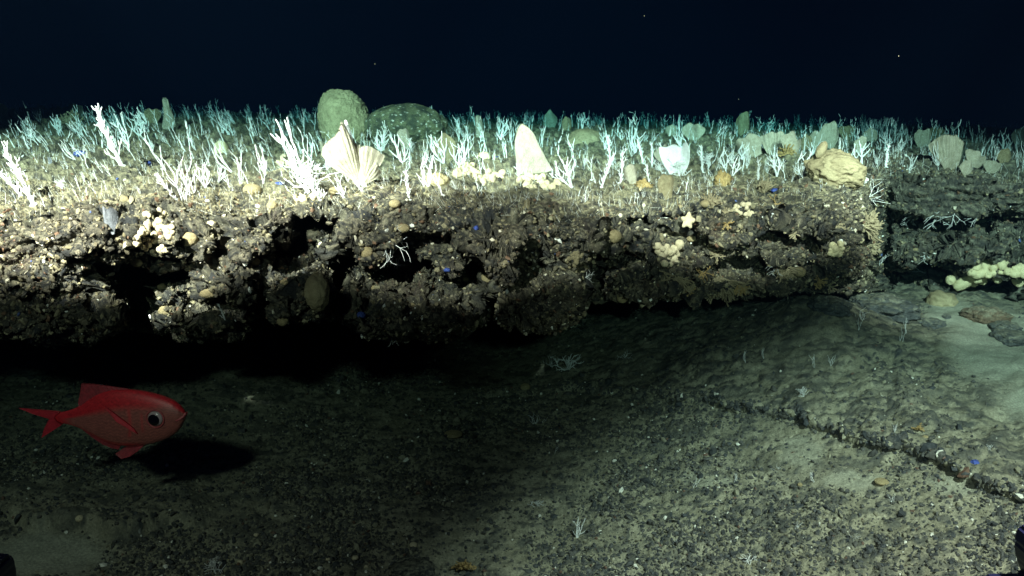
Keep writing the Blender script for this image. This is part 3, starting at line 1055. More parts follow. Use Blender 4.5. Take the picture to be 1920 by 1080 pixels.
# ------------------------------------------------------------------ the big sponges on the skyline
def barrel_sponge():
    nu, nv = 120, 90
    u = np.linspace(0, 2 * math.pi, nu, endpoint=False)
    v = np.linspace(0, 1, nv)
    zz = np.array([0, .12, .3, .5, .68, .82, .92, .975, 1.0, .985, .96])
    rr_ = np.array([.36, .43, .475, .485, .45, .385, .30, .21, .13, .07, .0])
    s_ = np.linspace(0, 1, len(zz))
    Z, Rr = np.interp(v, s_, zz), np.interp(v, s_, rr_)
    X = Rr[:, None] * np.cos(u)[None]
    Y = Rr[:, None] * np.sin(u)[None]
    Zg = np.repeat(Z[:, None], nu, 1)
    X = X - .10 * Zg ** 2
    p_ = np.stack((X, Y, Zg), -1).reshape(-1, 3)
    f1_, f2_, _ = worley(p_ * 15, 301)
    c0 = np.array((-.03, 0, .45))
    d = (p_ - c0) / np.linalg.norm(p_ - c0, axis=1, keepdims=True)
    p_ = p_ + d * (.055 * (.45 - f1_) + .025 * fbm(p_ * 5, 303, 3))[:, None]
    i = np.arange(nu * nv).reshape(nv, nu)
    j = np.roll(i, -1, 1)
    qd = np.stack((i[:-1], j[:-1], j[1:], i[1:]), -1).reshape(-1, 4)
    o_ = obj('barrel_sponge', mesh_np('barrel_sponge', p_, qd), M['barrel'])
    tag(o_, 'big tan barrel sponge with a pimpled skin on the skyline', 'sponge', None)
    place(o_, 648, 262, 98, 0, 20, sink=.02)


def boulder_sponge():
    v, f = ico(5)
    n = 1 + .10 * fbm(v * 2.0, 311, 3) + .03 * fbm(v * 7, 312, 3)
    f1_, _, _ = worley(v * 9, 313)
    n = n + .05 * (.5 - f1_)
    v = v * n[:, None] * (.90, .62, .50)
    v[:, 2] += .38
    k1_, _, kid = worley(v * 22, 315)
    fl = sstep(.80, .86, kid + .25 * fbm(v * 4, 316, 3)) * (1 - sstep(.28, .42, k1_))
    cc = mix(mix((.035, .045, .03), (.10, .11, .06), sstep(-.3, .3, fbm(v * 6, 317, 4))), (.45, .46, .40), fl)
    o_ = obj('boulder_sponge', mesh_np('boulder_sponge', v, None, f, cc), M['rock'])
    tag(o_, 'broad dark green boulder-shaped sponge flecked with white, right of the barrel sponge', 'sponge', None)
    b, H = place(o_, 762, 262, 84, 0, 10, sink=.02)


barrel_sponge()
boulder_sponge()

# leaf, fan, blade and cup sponges

def pleated_fan():
    root = obj('pleated_fan_sponge', None)
    b = hit(677, 346)[0]
    root.location = Vector(b)
    tag(root, 'large folded white fan sponge with fine pleats, leaning left of centre', 'sponge', FG)
    s = ppm(b[1])
    def leaf(name, seed, h_, lean, yaw, **kw):
        o_ = obj(name, fan_mesh(name, seed, **kw), M['fan'], root)
        H = h_ * s
        o_.matrix_local = Matrix.Rotation(-math.radians(lean), 4, 'Y') @ Matrix.Rotation(math.radians(yaw), 4, 'Z') @ Matrix.Diagonal((H, H, H, 1))
    leaf('leaf', 3, 112, 21, 38, w=.30, w0=.07, top=.8, curl=.35, ruffle=.10, ribs=30, nu=60, nv=40, notch=.05)
    leaf('leaf', 5, 74, -4, -25, w=.40, w0=.09, top=.8, curl=.30, ruffle=.14, ribs=34, nu=60, nv=40, notch=.06)
    leaf('leaf', 7, 52, -30, -10, w=.36, w0=.10, top=.8, curl=.2, ruffle=.1, ribs=30, nu=50, nv=30, notch=.05)
    mb = MB()
    tube(mb, np.array([(.012, 0, -.02), (.004, 0, .012), (0, 0, .03)]), np.array((.012, .009, .007)), 8)
    obj('stalk', mb.mesh('stalk'), M['white'], root)
    mb = MB()
    tube(mb, np.array([(-.020, .01, .060), (-.035, .01, .140), (-.043, .01, .178)]), np.array((.012, .009, .004)), 6)
    obj('spike', mb.mesh('spike'), M['white'], root)


pleated_fan()
fan(1003, 324, 98, 'tall pale blade sponge with a rounded tip, leaning left near the centre', name='blade_sponge', lean=17, yaw=10, w=.34, w0=.34, top=.45, curl=.10, ruffle=.03,
    notch=.01, peak=.08, taper=.35)
fan(1268, 324, 60, 'white lobed fan sponge above a tangle of coral', 'white', lean=2, yaw=5, w=.52, w0=.2, curl=.3, ruffle=.12, notch=.10)
fan(1252, 308, 42, 'pale tan leaf sponge half hidden left of the white lobed fan', lean=22, yaw=20, w=.38, w0=.15, curl=.2, ruffle=.05)
fan(1186, 344, 42, 'small greenish tongue-shaped sponge on the edge right of centre', name='tongue_sponge', lean=10, w=.26, w0=.18, curl=.3, notch=.02)
fan(1248, 368, 48, 'dull tan upright leaf sponge on the ledge lip below the lobed fan', 'lump', lean=0, w=.30, w0=.25, curl=.2, notch=.03)
fan(1416, 292, 48, 'pale curled sponge sheet arching over, left of the round fan sponges', lean=26, yaw=-20, w=.5, w0=.3, curl=.7, ruffle=.2, tilt=-30)
fan(1450, 292, 50, 'pale round fan sponge right of the curled sheet', lean=2, w=.46, w0=.12, curl=.2, ribs=22)
fan(1480, 290, 42, 'pale twin-lobed fan sponge left of the brown lump', lean=-8, w=.48, w0=.1, curl=.3, notch=.14)
fan(1512, 282, 32, 'small greenish-grey pointed sponge behind the twin-lobed fan', 'lump', lean=0, w=.36, w0=.2)
fan(1555, 276, 48, 'tall grey-green round fan behind the brown lump sponge', lean=3, w=.40, w0=.15, curl=.2, ribs=16)
fan(1538, 280, 38, 'dim grey-green fan behind and left of the brown lump', lean=8, w=.46, w0=.15, curl=.2)
fan(1588, 262, 30, 'dim fan sponge on the dark skyline right of the brown lump', 'lump', lean=0, w=.5, w0=.2)
fan(1610, 288, 36, 'pale drop-shaped fan sponge on the far side of the brown lump', lean=-6, w=.34, w0=.08, curl=.2)
fan(1632, 268, 30, 'faint teal fan on the skyline above the gap', lean=0, w=.45, w0=.15)
fan(1730, 276, 38, 'rounded teal-grey fan sponge left of the ribbed fan', lean=0, w=.44, w0=.2, ribs=18)
fan(1757, 264, 28, 'faint wide fan sponge behind the ribbed fan', 'lump', w=.6, w0=.2)
fan(1782, 316, 68, 'large ribbed pale fan sponge on the right-hand shelf', lean=4, yaw=8, w=.46, w0=.16, curl=.3, ruffle=.10, ribs=40, notch=.04, nu=60)
fan(1822, 312, 34, 'low pale sponge lobe beside the ribbed fan', lean=-20, w=.6, w0=.2, curl=.3, notch=.1)
fan(1812, 328, 30, 'small stalked round sponge in front of the low pale lobe', lean=0, w=.42, w0=.08)
fan(1858, 324, 28, 'pale oval fan sponge at the right end of the row', lean=-10, w=.6, w0=.2, curl=.3)
fan(1882, 304, 28, 'dim oval sponge behind the right end of the row', 'lump', lean=0, w=.5, w0=.2)
fan(1912, 272, 34, 'faint teal fan cut by the right picture edge', lean=0, w=.5, w0=.2)
fan(1394, 252, 44, 'tall dim cup sponge alone on the skyline right of centre', 'lump', name='cup_sponge', w=.26, w0=.16, top=.5, curl=.5, notch=.02)
fan(1262, 256, 24, 'dim curled teal sponge on the far skyline', w=.55, w0=.25, curl=.6)
fan(1300, 262, 34, 'dim ruffled fan sponge on the far skyline right of the curled one', w=.6, w0=.2, ruffle=.15)
fan(1034, 238, 34, 'far pointed teal sponge right of the tall blade', lean=10, w=.4, w0=.15, peak=.3)
fan(1062, 244, 26, 'far dull green leaf sponge right of the pointed one', 'lump', w=.36, w0=.2)
fan(317, 238, 56, 'slender pale candle-shaped sponge standing on the left skyline', name='candle_sponge', lean=3, w=.20, w0=.24, top=.3, curl=.5, notch=.01, thick=.06, taper=.55)
fan(150, 222, 32, 'pale plate sponge tilted left on the left skyline', lean=24, w=.42, w0=.2, curl=.2)
fan(122, 222, 26, 'smaller teal plate sponge left of the tilted plate', lean=24, w=.34, w0=.2)
fan(205, 220, 24, 'dim olive plate sponge right of the tilted plate', 'lump', lean=14, w=.5, w0=.2)
fan(285, 232, 32, 'dim round plate sponge behind the candle sponge', 'lump', lean=0, w=.5, w0=.2)
fan(5, 232, 44, 'dim teal sponge leaf at the left picture edge', lean=18, w=.4, w0=.2)
fan(76, 214, 20, 'small dim teal sponge knob on the left skyline', lean=0, w=.4, w0=.2)
fan(762, 278, 42, 'small blue-white blade sponge in front of the dark boulder sponge', name='blade_sponge', lean=14, w=.26, w0=.12, curl=.3)
fan(900, 258, 44, 'slim pale blade sponge standing right of the dark boulder sponge', name='blade_sponge', lean=6, w=.16, w0=.12, top=.5, curl=.3, notch=.01)
fan(698, 258, 34, 'slim tan blade between the barrel and the boulder sponge', name='blade_sponge', lean=8, w=.16, w0=.12, top=.5, notch=.01)
fan(610, 292, 34, 'thin blue-white blade at the left foot of the barrel sponge', name='blade_sponge', lean=14, w=.16, w0=.1)
fan(838, 304, 54, 'see-through brown leaf sponge right of the bent-crowned coral', 'lump', lean=6, w=.36, w0=.3, curl=.2)
fan(205, 432, 54, 'pale grey tongue sponge hanging upright on the face at left', 'grey', name='tongue_sponge', lean=2, w=.24, w0=.16, curl=.5, ribs=8)
fan(212, 504, 40, 'pale grey curled sponge in the dark recess at left', 'grey', name='tongue_sponge', lean=4, w=.34, w0=.3, curl=.7, ribs=8)
fan(93, 308, 20, 'thin grey blade near the left end of the ledge top', 'grey', name='blade_sponge', w=.2, w0=.2)
fan(988, 388, 22, 'small grey-green oval blade on the lip at centre', 'lump', name='blade_sponge', w=.26, w0=.2)


def blob(name, px, py, rx, ry, seed, mat, label, cat='sponge', group=None, rough=.25, fr=2.2, push=.2, depth=None, sub_=ICO3, yr=None):
    v, f = sub_
    n = 1 + rough * fbm(v * fr + seed, seed, 4)
    v = v * n[:, None]
    b = hit(px, py)[0] if depth is None else P(px, py, depth)
    s = ppm(b[1])
    o_ = obj(name, mesh_np(name, v * (rx * s, (yr if yr else (rx + ry) / 2) * s, ry * s), None, f), M[mat])
    o_.location = Vector(b) + Vector(CAM - b).normalized() * (ry * s * push)
    tag(o_, label, cat, group)
    return o_


def lump_sponge():
    rng_ = np.random.default_rng(9)
    b = hit(1570, 340)[0]
    s = ppm(b[1])
    v, f = ico(5)
    n = 1 + .22 * fbm(v * 1.8 + 4, 321, 3) + .06 * fbm(v * 6, 322, 3)
    f1_, _, _ = worley(v * 4, 323)
    n = n + .10 * (.5 - f1_)
    v = v * n[:, None] * (54 * s, 46 * s, 36 * s)
    v[:, 0] += .0
    v[:, 2] -= .25 * np.clip(v[:, 0], 0, 9)
    o_ = obj('lump_sponge', mesh_np('lump_sponge', v, None, f), M['lump'])
    o_.location = Vector(b) + Vector((0, .02, 22 * s))
    tag(o_, 'large brown lumpy sponge at the right end of the ledge top', 'sponge')
    nub = obj('knob', mesh_np('knob', ICO2[0] * (9 * s, 9 * s, 17 * s), None, ICO2[1]), M['lump'], o_)
    nub.location = (-38 * s, -20 * s, 36 * s)
    nub.rotation_euler = (0, .4, 0)


lump_sponge()
blob('mound_sponge', 1097, 268, 34, 26, 41, 'lump', 'dim brown rounded mound sponge right of the tall blade', rough=.2)
blob('mound_sponge', 415, 282, 14, 18, 42, 'lime', 'pale green drop-shaped sponge on the ledge top at left', rough=.1)
blob('white_sponge', 1563, 328, 16, 8, 43, 'white', 'flat white patch sponge on the foot of the brown lump', rough=.2)
blob('white_sponge', 1612, 338, 16, 8, 44, 'white', 'flat white patch sponge right of the brown lump foot', rough=.2)
blob('lumpy_sponge', 820, 340, 24, 15, 45, 'ball', 'lumpy tan sponge left of the cream coral heap', rough=.35)
blob('gold_coral', 1205, 350, 17, 11, 46, 'gold', 'knotted golden coral knob on the ledge lip right of centre', 'coral', rough=.9, fr=4)
blob('gold_coral', 1355, 345, 14, 22, 47, 'gold', 'golden brown upright tuft on the ledge edge', 'coral', rough=.9, fr=4)
blob('mound_sponge', 594, 548, 24, 36, 48, 'lump', 'dull brown ear-shaped sponge in the dark recess beside the hanging block', rough=.2, push=-.35)
blob('mound_sponge', 1765, 566, 28, 20, 49, 'lump', 'ochre lump under the right-hand shelf, on the sand edge', rough=.35)
blob('white_sponge', 1895, 405, 11, 17, 50, 'lime', 'pale stub sponge on the shelf lip at the right picture edge', rough=.15)

# blue encrusting sponges
for i, (px, py, rx, ry, lab) in enumerate([
    (150, 288, 12, 6, 'deep blue sponge patch on the ledge top at left'), (278, 307, 6, 5, 'small blue speck between white corals at left'),
    (677, 592, 9, 8, 'bright blue sponge on the hanging block below centre'), (838, 506, 7, 4, 'blue speck in the recess above the hanging block'),
    (893, 428, 5, 5, 'blue speck on the face right of the round tan sponge'), (1828, 868, 9, 6, 'blue sponge on the sediment plate edge at right'),
    (932, 297, 6, 4, 'blue speck beside the yellow-green tuft'), (1452, 357, 7, 4, 'blue speck on the ledge lip near its right end'), (524, 344, 9, 3, 'flat blue sliver near the dense coral bush')]):
    blob('blue_sponge', px, py, rx, ry, 60 + i, 'blue', lab, 'sponge', 'blue sponges', rough=.5, fr=3, sub_=ICO2)
for i, (px, py, rx, ry, lab) in enumerate([(908, 294, 12, 9, 'yellow-green tuft sponge on the ledge top right of centre'), (397, 421, 10, 7, 'lime green lobe on the face right of the round tan sponge'),
                                           (60, 296, 9, 4, 'yellow patch on the ledge top at far left')]):
    blob('yellow_sponge', px, py, rx, ry, 75 + i, 'lime', lab, 'sponge', None, rough=.6, fr=3, sub_=ICO2)

# round tan sponges
for px, py, r_, sy, lab in [
    (232, 375, 10, .9, 'round tan sponge on the lip below the tall bushy coral column'), (470, 356, 20, .65, 'wide flattened tan sponge on the ledge edge at left'),
    (510, 385, 10, .9, 'round tan sponge on the lip left of the dense bush'), (625, 358, 9, .9, 'round tan sponge right of the dense bush'),
    (740, 382, 11, .8, 'round tan sponge on the lip below centre left'), (355, 449, 16, 1, 'big round tan sponge on the face at left, right of the cream cluster'),
    (257, 491, 12, .9, 'dim round tan sponge in the recess below the cream cluster'), (756, 428, 12, .9, 'bright round tan sponge on the face at centre left'),
    (685, 472, 14, 1, 'round tan sponge with a nick in the shaded face'), (480, 491, 8, 1, 'small tan ball on the shaded face left of centre'),
    (534, 530, 9, .9, 'bright tan ball on top of the small hanging block'), (530, 602, 11, 1, 'tan ball at the foot of the small hanging block'),
    (309, 583, 12, 1, 'dim tan ball on the lower left block'), (303, 538, 8, 1.2, 'small tan ball at the edge of the black recess'), (393, 550, 18, .75, 'tan cap sponge half in shadow at left'),
    (1152, 443, 14, .95, 'bright round tan sponge alone on the face right of centre'), (1167, 558, 11, 1, 'tan ball hanging at the lower edge right of centre'),
    (873, 524, 6, 1, 'tiny tan ball in the recess above the hanging block'), (914, 520, 12, 1, 'dim tan ball in the black recess at centre'), (773, 571, 5, 1, 'tiny cream ball on the long hanging block'),
    (700, 540, 6, 1, 'tiny dim ball above the long hanging block'), (1296, 448, 9, .8, 'small dull ball right of the star on the face'), (1500, 510, 11, 1, 'orange-brown ball at the ledge end'),
    (1545, 562, 9, 1, 'pale grey ball at the foot of the ledge end'), (1718, 468, 7, .7, 'small pale ball on the lower step of the right-hand shelf'), (530, 430, 4, .8, 'tiny cream ball in the dark face left of centre'),
    (590, 383, 5, .7, 'tiny white ball on the lip below the dense bush'), (1384, 458, 5, 1, 'tiny cream ball right of the star'), (700, 330, 8, .8, 'small white ball right of the pleated fan'), (1275, 388, 5, 1, 'tiny cream ball above the star'),
    (1322, 382, 9, .8, 'pale lump on the lip right of the dull tan leaf')]:
    ball(px, py, r_, lab, sy=sy)
for px, py, r_, sy, lab in [
    (1653, 903, 14, .62, 'flat-topped tan sponge on the seabed at right'), (775, 1022, 8, .8, 'pale round disc sponge on the gravel, left of the centre'),
    (985, 726, 10, .9, 'dim ball sponge on the shaded floor under the ledge'), (450, 1055, 7, .9, 'pale ball at the lower left gravel, nearest the sand patch'),
    (666, 1046, 7, .8, 'pale square-ish sponge left of the round disc'), (615, 1048, 5, .6, 'small pale oval on the gravel'), (687, 1063, 5, .8, 'small pale ball nearest the bottom edge'),
    (1500, 909, 5, 1, 'tiny cream ball on the seabed left of the flat-topped sponge'), (850, 814, 18, .35, 'dim flat pale stone-like sponge in the deep shade'), (1735, 820, 6, .8, 'small pale ball on the plate beside the orange tuft'),
    (149, 972, 8, 1, 'dim green ball on the dark outcrop at left'), (480, 1003, 5, .8, 'small grey ball on the gravel left of centre'), (765, 914, 4, 1, 'small grey ball in the shade')]:
    ball(px, py, r_, lab, 'pale ball sponges on the seabed', sy=sy, mat='cream' if r_ < 9 and px < 1400 else None)


# ------------------------------------------------------------------ clusters of beads / cups
CUPS = {}


def cup_mesh(mat, i):
    if (mat, i) not in CUPS:
        v, f = ICO2
        w_ = v * (1 + .14 * fbm(v * 2.5 + i * 5, 7 + i, 2))[:, None] * (1, 1, 1.25)
        dent = np.exp(-((v[:, 0] ** 2 + v[:, 1] ** 2) / .18)) * (v[:, 2] > 0)      # hollowed tip
        w_[:, 2] -= dent * .5
        me = mesh_np('cup', w_, None, f)
        me.materials.append(M[mat])
        CUPS[(mat, i)] = me
    return CUPS[(mat, i)]


def cluster(name, px, py, rx, ry, n, rpx, mat, label, seed, cat='coral', stretch=1.4, part='cup'):
    rng_ = np.random.default_rng(seed)
    b = hit(px, py)[0]
    s = ppm(b[1])
    root = obj(name, None)
    root.location = Vector(b)
    tag(root, label, cat)
    for i in range(n):
        while True:
            a, c_ = rng_.uniform(-1, 1, 2)
            if a * a + c_ * c_ < 1:
                break
        hh = hit(px + a * rx, py + c_ * ry)
        if hh is None or abs(hh[0][1] - b[1]) > .12:
            continue
        q_, nn = hh
        sc = rpx * s * rng_.uniform(.6, 1.25)
        Fm = Matrix(frames(rng_, (nn + rng_.normal(0, .5, 3))[None])[0].tolist()).to_4x4()
        o_ = obj(part, cup_mesh(mat, int(rng_.integers(0, 4))), None, root)
        o_.matrix_local = Matrix.Translation(Vector(q_ + nn * sc * .5 - b)) @ Fm @ Matrix.Diagonal((sc, sc, sc * rng_.uniform(.8, stretch), 1))


cluster('cup_coral_heap', 895, 328, 48, 22, 85, 6.5, 'cream', 'heap of cream-white cup corals on the ledge edge at centre', 1)
cluster('cup_coral_cluster', 290, 440, 36, 42, 48, 6.0, 'cream', 'cluster of cream cup corals on the face at left', 2)
cluster('cup_coral_cluster', 1255, 475, 24, 24, 22, 7.0, 'cream', 'cluster of cream beads on the face right of centre', 3)
cluster('cup_coral_cluster', 570, 372, 20, 8, 16, 4.5, 'cream', 'small cream bead cluster below the dense bush', 4)
cluster('cup_coral_cluster', 1010, 345, 44, 12, 40, 6.0, 'cream', 'low cream coral heap at the foot of the tall blade sponge', 5)
cluster('cup_coral_cluster', 535, 300, 12, 16, 14, 4.5, 'cream', 'cream bead column left of the dense bush', 6)
cluster('cup_coral_cluster', 1570, 465, 18, 14, 16, 6.0, 'lime', 'pale yellow bead cluster at the right end of the face', 7)
cluster('lobed_sponge_heap', 1868, 515, 54, 30, 60, 7.5, 'lime', 'heap of pale yellow-green lobed sponges under the right-hand shelf', 8, 'sponge', 1.9, 'lobe')
cluster('lobed_sponge_heap', 1800, 528, 20, 8, 5, 11.0, 'lime', 'yellow-green horn-shaped sponge left of the lobed heap', 9, 'sponge', 2.0, 'lobe')
cluster('cup_coral_cluster', 1085, 490, 26, 16, 22, 4.5, 'lump', 'olive knobbly cluster on top of the right hanging block', 10)
cluster('cup_coral_cluster', 1395, 395, 20, 16, 16, 5.0, 'cream', 'dull cream cluster right of the star', 11)


# ------------------------------------------------------------------ brush-like tufts
def brush(px, py, rpx, n, mat, label, a0, a1, seed, thick=1.3, cat='hydroid', group='bristly tan tufts'):
    rng_ = np.random.default_rng(seed)
    b, nn = hit(px, py)
    s = ppm(b[1])
    mb = MB()
    for i in range(n):
        a = math.radians(rng_.uniform(a0, a1))
        d = np.array((-math.sin(a), -rng_.uniform(.2, .9), math.cos(a)))
        ln = rpx * s * rng_.uniform(.6, 1.05)
        p0 = rng_.normal(0, .10 * rpx * s, 3)
        pts = [p0]
        for k in range(4):
            d = d + rng_.normal(0, .14, 3)
            d /= np.linalg.norm(d)
            pts.append(pts[-1] + d * ln / 4)
        tube(mb, pts, np.array((1, .9, .85, .8, .9)) * thick * s, 4)
        for k in (2, 3):
            e = d + rng_.normal(0, .6, 3)
            e /= np.linalg.norm(e)
            tube(mb, [pts[k], pts[k] + e * ln * .15, pts[k] + e * ln * .28], np.array((.8, .75, .8)) * thick * s, 4)
    o_ = obj('bristle_tuft', mb.mesh('bristle_tuft'), M[mat])
    o_.location = Vector(b + nn * .005)
    tag(o_, label, cat, group)


brush(1350, 526, 48, 50, 'tanbush', 'large tan bristle tuft spreading down from the lower face right of centre', 95, 265, 1, 1.6)
brush(1270, 525, 36, 40, 'tanbush', 'tan bristle tuft left of the largest one', 60, 290, 2)
brush(1618, 420, 34, 50, 'tanbush', 'tan bristle tuft fanning right from the ledge end', -150, 0, 3)
brush(1625, 462, 26, 34, 'tanbush', 'smaller tan bristle tuft below the one at the ledge end', -160, 0, 4)
brush(1475, 500, 34, 40, 'tanbush', 'rusty tan bristle tuft in the lower right face', 60, 300, 5)
brush(1330, 385, 26, 30, 'tanbush', 'upright tan bristles on the lip right of the dull tan leaf', -60, 60, 6)
brush(1385, 535, 22, 24, 'gold', 'golden bristle tuft right of the largest one', 150, 280, 7)
brush(1565, 345, 24, 26, 'tanbush', 'tan bristles at the foot of the brown lump', -60, 60, 8)
brush(1430, 360, 24, 30, 'tanbush', 'fine tan bristles on the lip near the ledge end', -60, 60, 9)
brush(1475, 290, 20, 22, 'gold', 'rust-coloured bristle tuft left of the brown lump sponge', -90, 90, 10)
brush(870, 1070, 26, 34, 'gold', 'golden bristle tuft at the bottom picture edge', -70, 70, 11, 1.8)
brush(1722, 806, 14, 16, 'gold', 'orange tuft on the sediment plate at right', -80, 80, 12)
brush(1535, 470, 26, 34, 'tanbush', 'tan bristles beside the pale yellow bead cluster', 40, 320, 13)
brush(140, 235, 26, 40, 'tanbush', 'olive bristle tuft under the tilted plate sponge', -80, 80, 14)


rb = random.Random(77)
for i in range(16):
    brush(rb.uniform(1290, 1640), rb.uniform(365, 545), rb.uniform(12, 22), 14, rb.choice(('tanbush', 'tanbush', 'gold')),
          'small tan bristle tuft among many on the right end of the ledge face', 20, 340, 40 + i, 1.1)


# ------------------------------------------------------------------ cushion star
def star():
    b = min((hit(1287 + dx, 413 + dy)[0] for dx in (-14, 0, 14) for dy in (-10, 0, 12)), key=lambda q_: q_[1])
    b = P(1287, 413, b[1])
    s = ppm(b[1])
    n = 60
    a = np.linspace(0, 2 * math.pi, n, endpoint=False)
    tip = (np.cos(5 * (a - .32)) + 1) / 2
    rad = (10.5 + 6.0 * tip ** 1.3) * s * (1 + .10 * np.sin(a * 1.0 + 1) + .06 * np.sin(2 * a))
    mb = MB()
    rings = [(0.0, .42), (.35, .40), (.7, .28), (.92, .12), (1.0, 0), (.92, -.12)]
    v = [(0, -.42 * 9 * s, 0)]
    for f_, h_ in rings[1:]:
        v += [(math.sin(t) * r * f_, -h_ * 9 * s, math.cos(t) * r * f_) for t, r in zip(a, rad)]
    t = [(0, 1 + i, 1 + (i + 1) % n) for i in range(n)]
    q_ = [(1 + k * n + i, 1 + (k + 1) * n + i, 1 + (k + 1) * n + (i + 1) % n, 1 + k * n + (i + 1) % n) for k in range(len(rings) - 2) for i in range(n)]
    mb.add(v, q_, t)
    o_ = obj('cushion_star', mb.mesh('cushion_star'), M['cream'])
    o_.location = Vector(b) + Vector((0, -.022, 0))
    o_.rotation_euler = (math.radians(-12), math.radians(-8), math.radians(14))
    tag(o_, 'cream five-pointed cushion star clinging to the ledge face', 'starfish')
    # a second one, seen edge-on
    c_ = o_.copy()
    COL.objects.link(c_)
    b2, _ = hit(348, 486)
    c_.location = Vector(b2) + Vector((0, -.015, 0))
    c_.scale = (.45, .8, .5)
    c_.rotation_euler = (.1, .6, -.4)
    tag(c_, 'small cream star on the face under the big round tan sponge', 'starfish')


star()


# ------------------------------------------------------------------ loose rocks
def rock(px, py, rx, ry, seed, label, flat=.7, colr=(.06, .065, .065), group='loose rocks on the seabed'):
    b = hit(px, py)[0]
    s = ppm(b[1])
    v, f = ico(5)
    f1_, f2_, i_ = worley(v * 1.7 + seed, seed)
    h1_, _, ih_ = worley(v * 7 + seed, seed + 9)
    n = 1 + .35 * (.55 - f1_) + .14 * fbm(v * 3 + seed, seed + 1, 4) + .07 * (.5 - h1_) + .06 * fbm(v * 12, seed + 2, 4)
    v = v * n[:, None] * (rx * s, .8 * rx * s, ry * s * flat * 1.3)
    c_ = mix(np.array(colr), (.19, .18, .13), sstep(.3, .9, .5 * v[:, 2] / (ry * s) + .5 * ih_ + .4 * fbm(v * 400, 3, 3)) * .8)
    o_ = obj('rock', mesh_np('rock', v, None, f, c_), M['rock'])
    o_.location = Vector(b) + Vector((0, .3 * rx * s, .12 * ry * s))
    o_.rotation_euler = (0, 0, seed * 1.3)
    tag(o_, label, 'rock', group)


rock(1600, 545, 70, 44, 3, 'dark jagged rock wedged under the right end of the ledge')
rock(1660, 585, 70, 28, 4, 'flat rubble slab leaning in front of the recess at right')
rock(1560, 580, 40, 22, 9, 'small grey rock at the foot of the ledge end')
rock(1750, 612, 26, 14, 5, 'small dark rock at the edge of the pale sand')
rock(1776, 596, 9, 8, 6, 'fist-sized brown stone alone on the sand')
rock(1855, 600, 42, 22, 7, 'mossy brown rock on the sand under the lobed sponge heap', colr=(.10, .07, .045))
rock(1905, 640, 50, 16, 8, 'flat dark slab on the sand at the right picture edge')
rock(1890, 620, 34, 14, 18, 'angular dark stone between the mossy rock and the flat slab')
rock(60, 690, 90, 34, 14, 'grey-green boulder in the gloom behind the red fish', .6, (.09, .10, .085))
rock(770, 1080, 50, 18, 15, 'dark flat stone cut by the bottom picture edge', colr=(.02, .022, .024))
rock(1560, 955, 16, 9, 16, 'dark flat stone below the flat-topped tan sponge', colr=(.03, .033, .04))


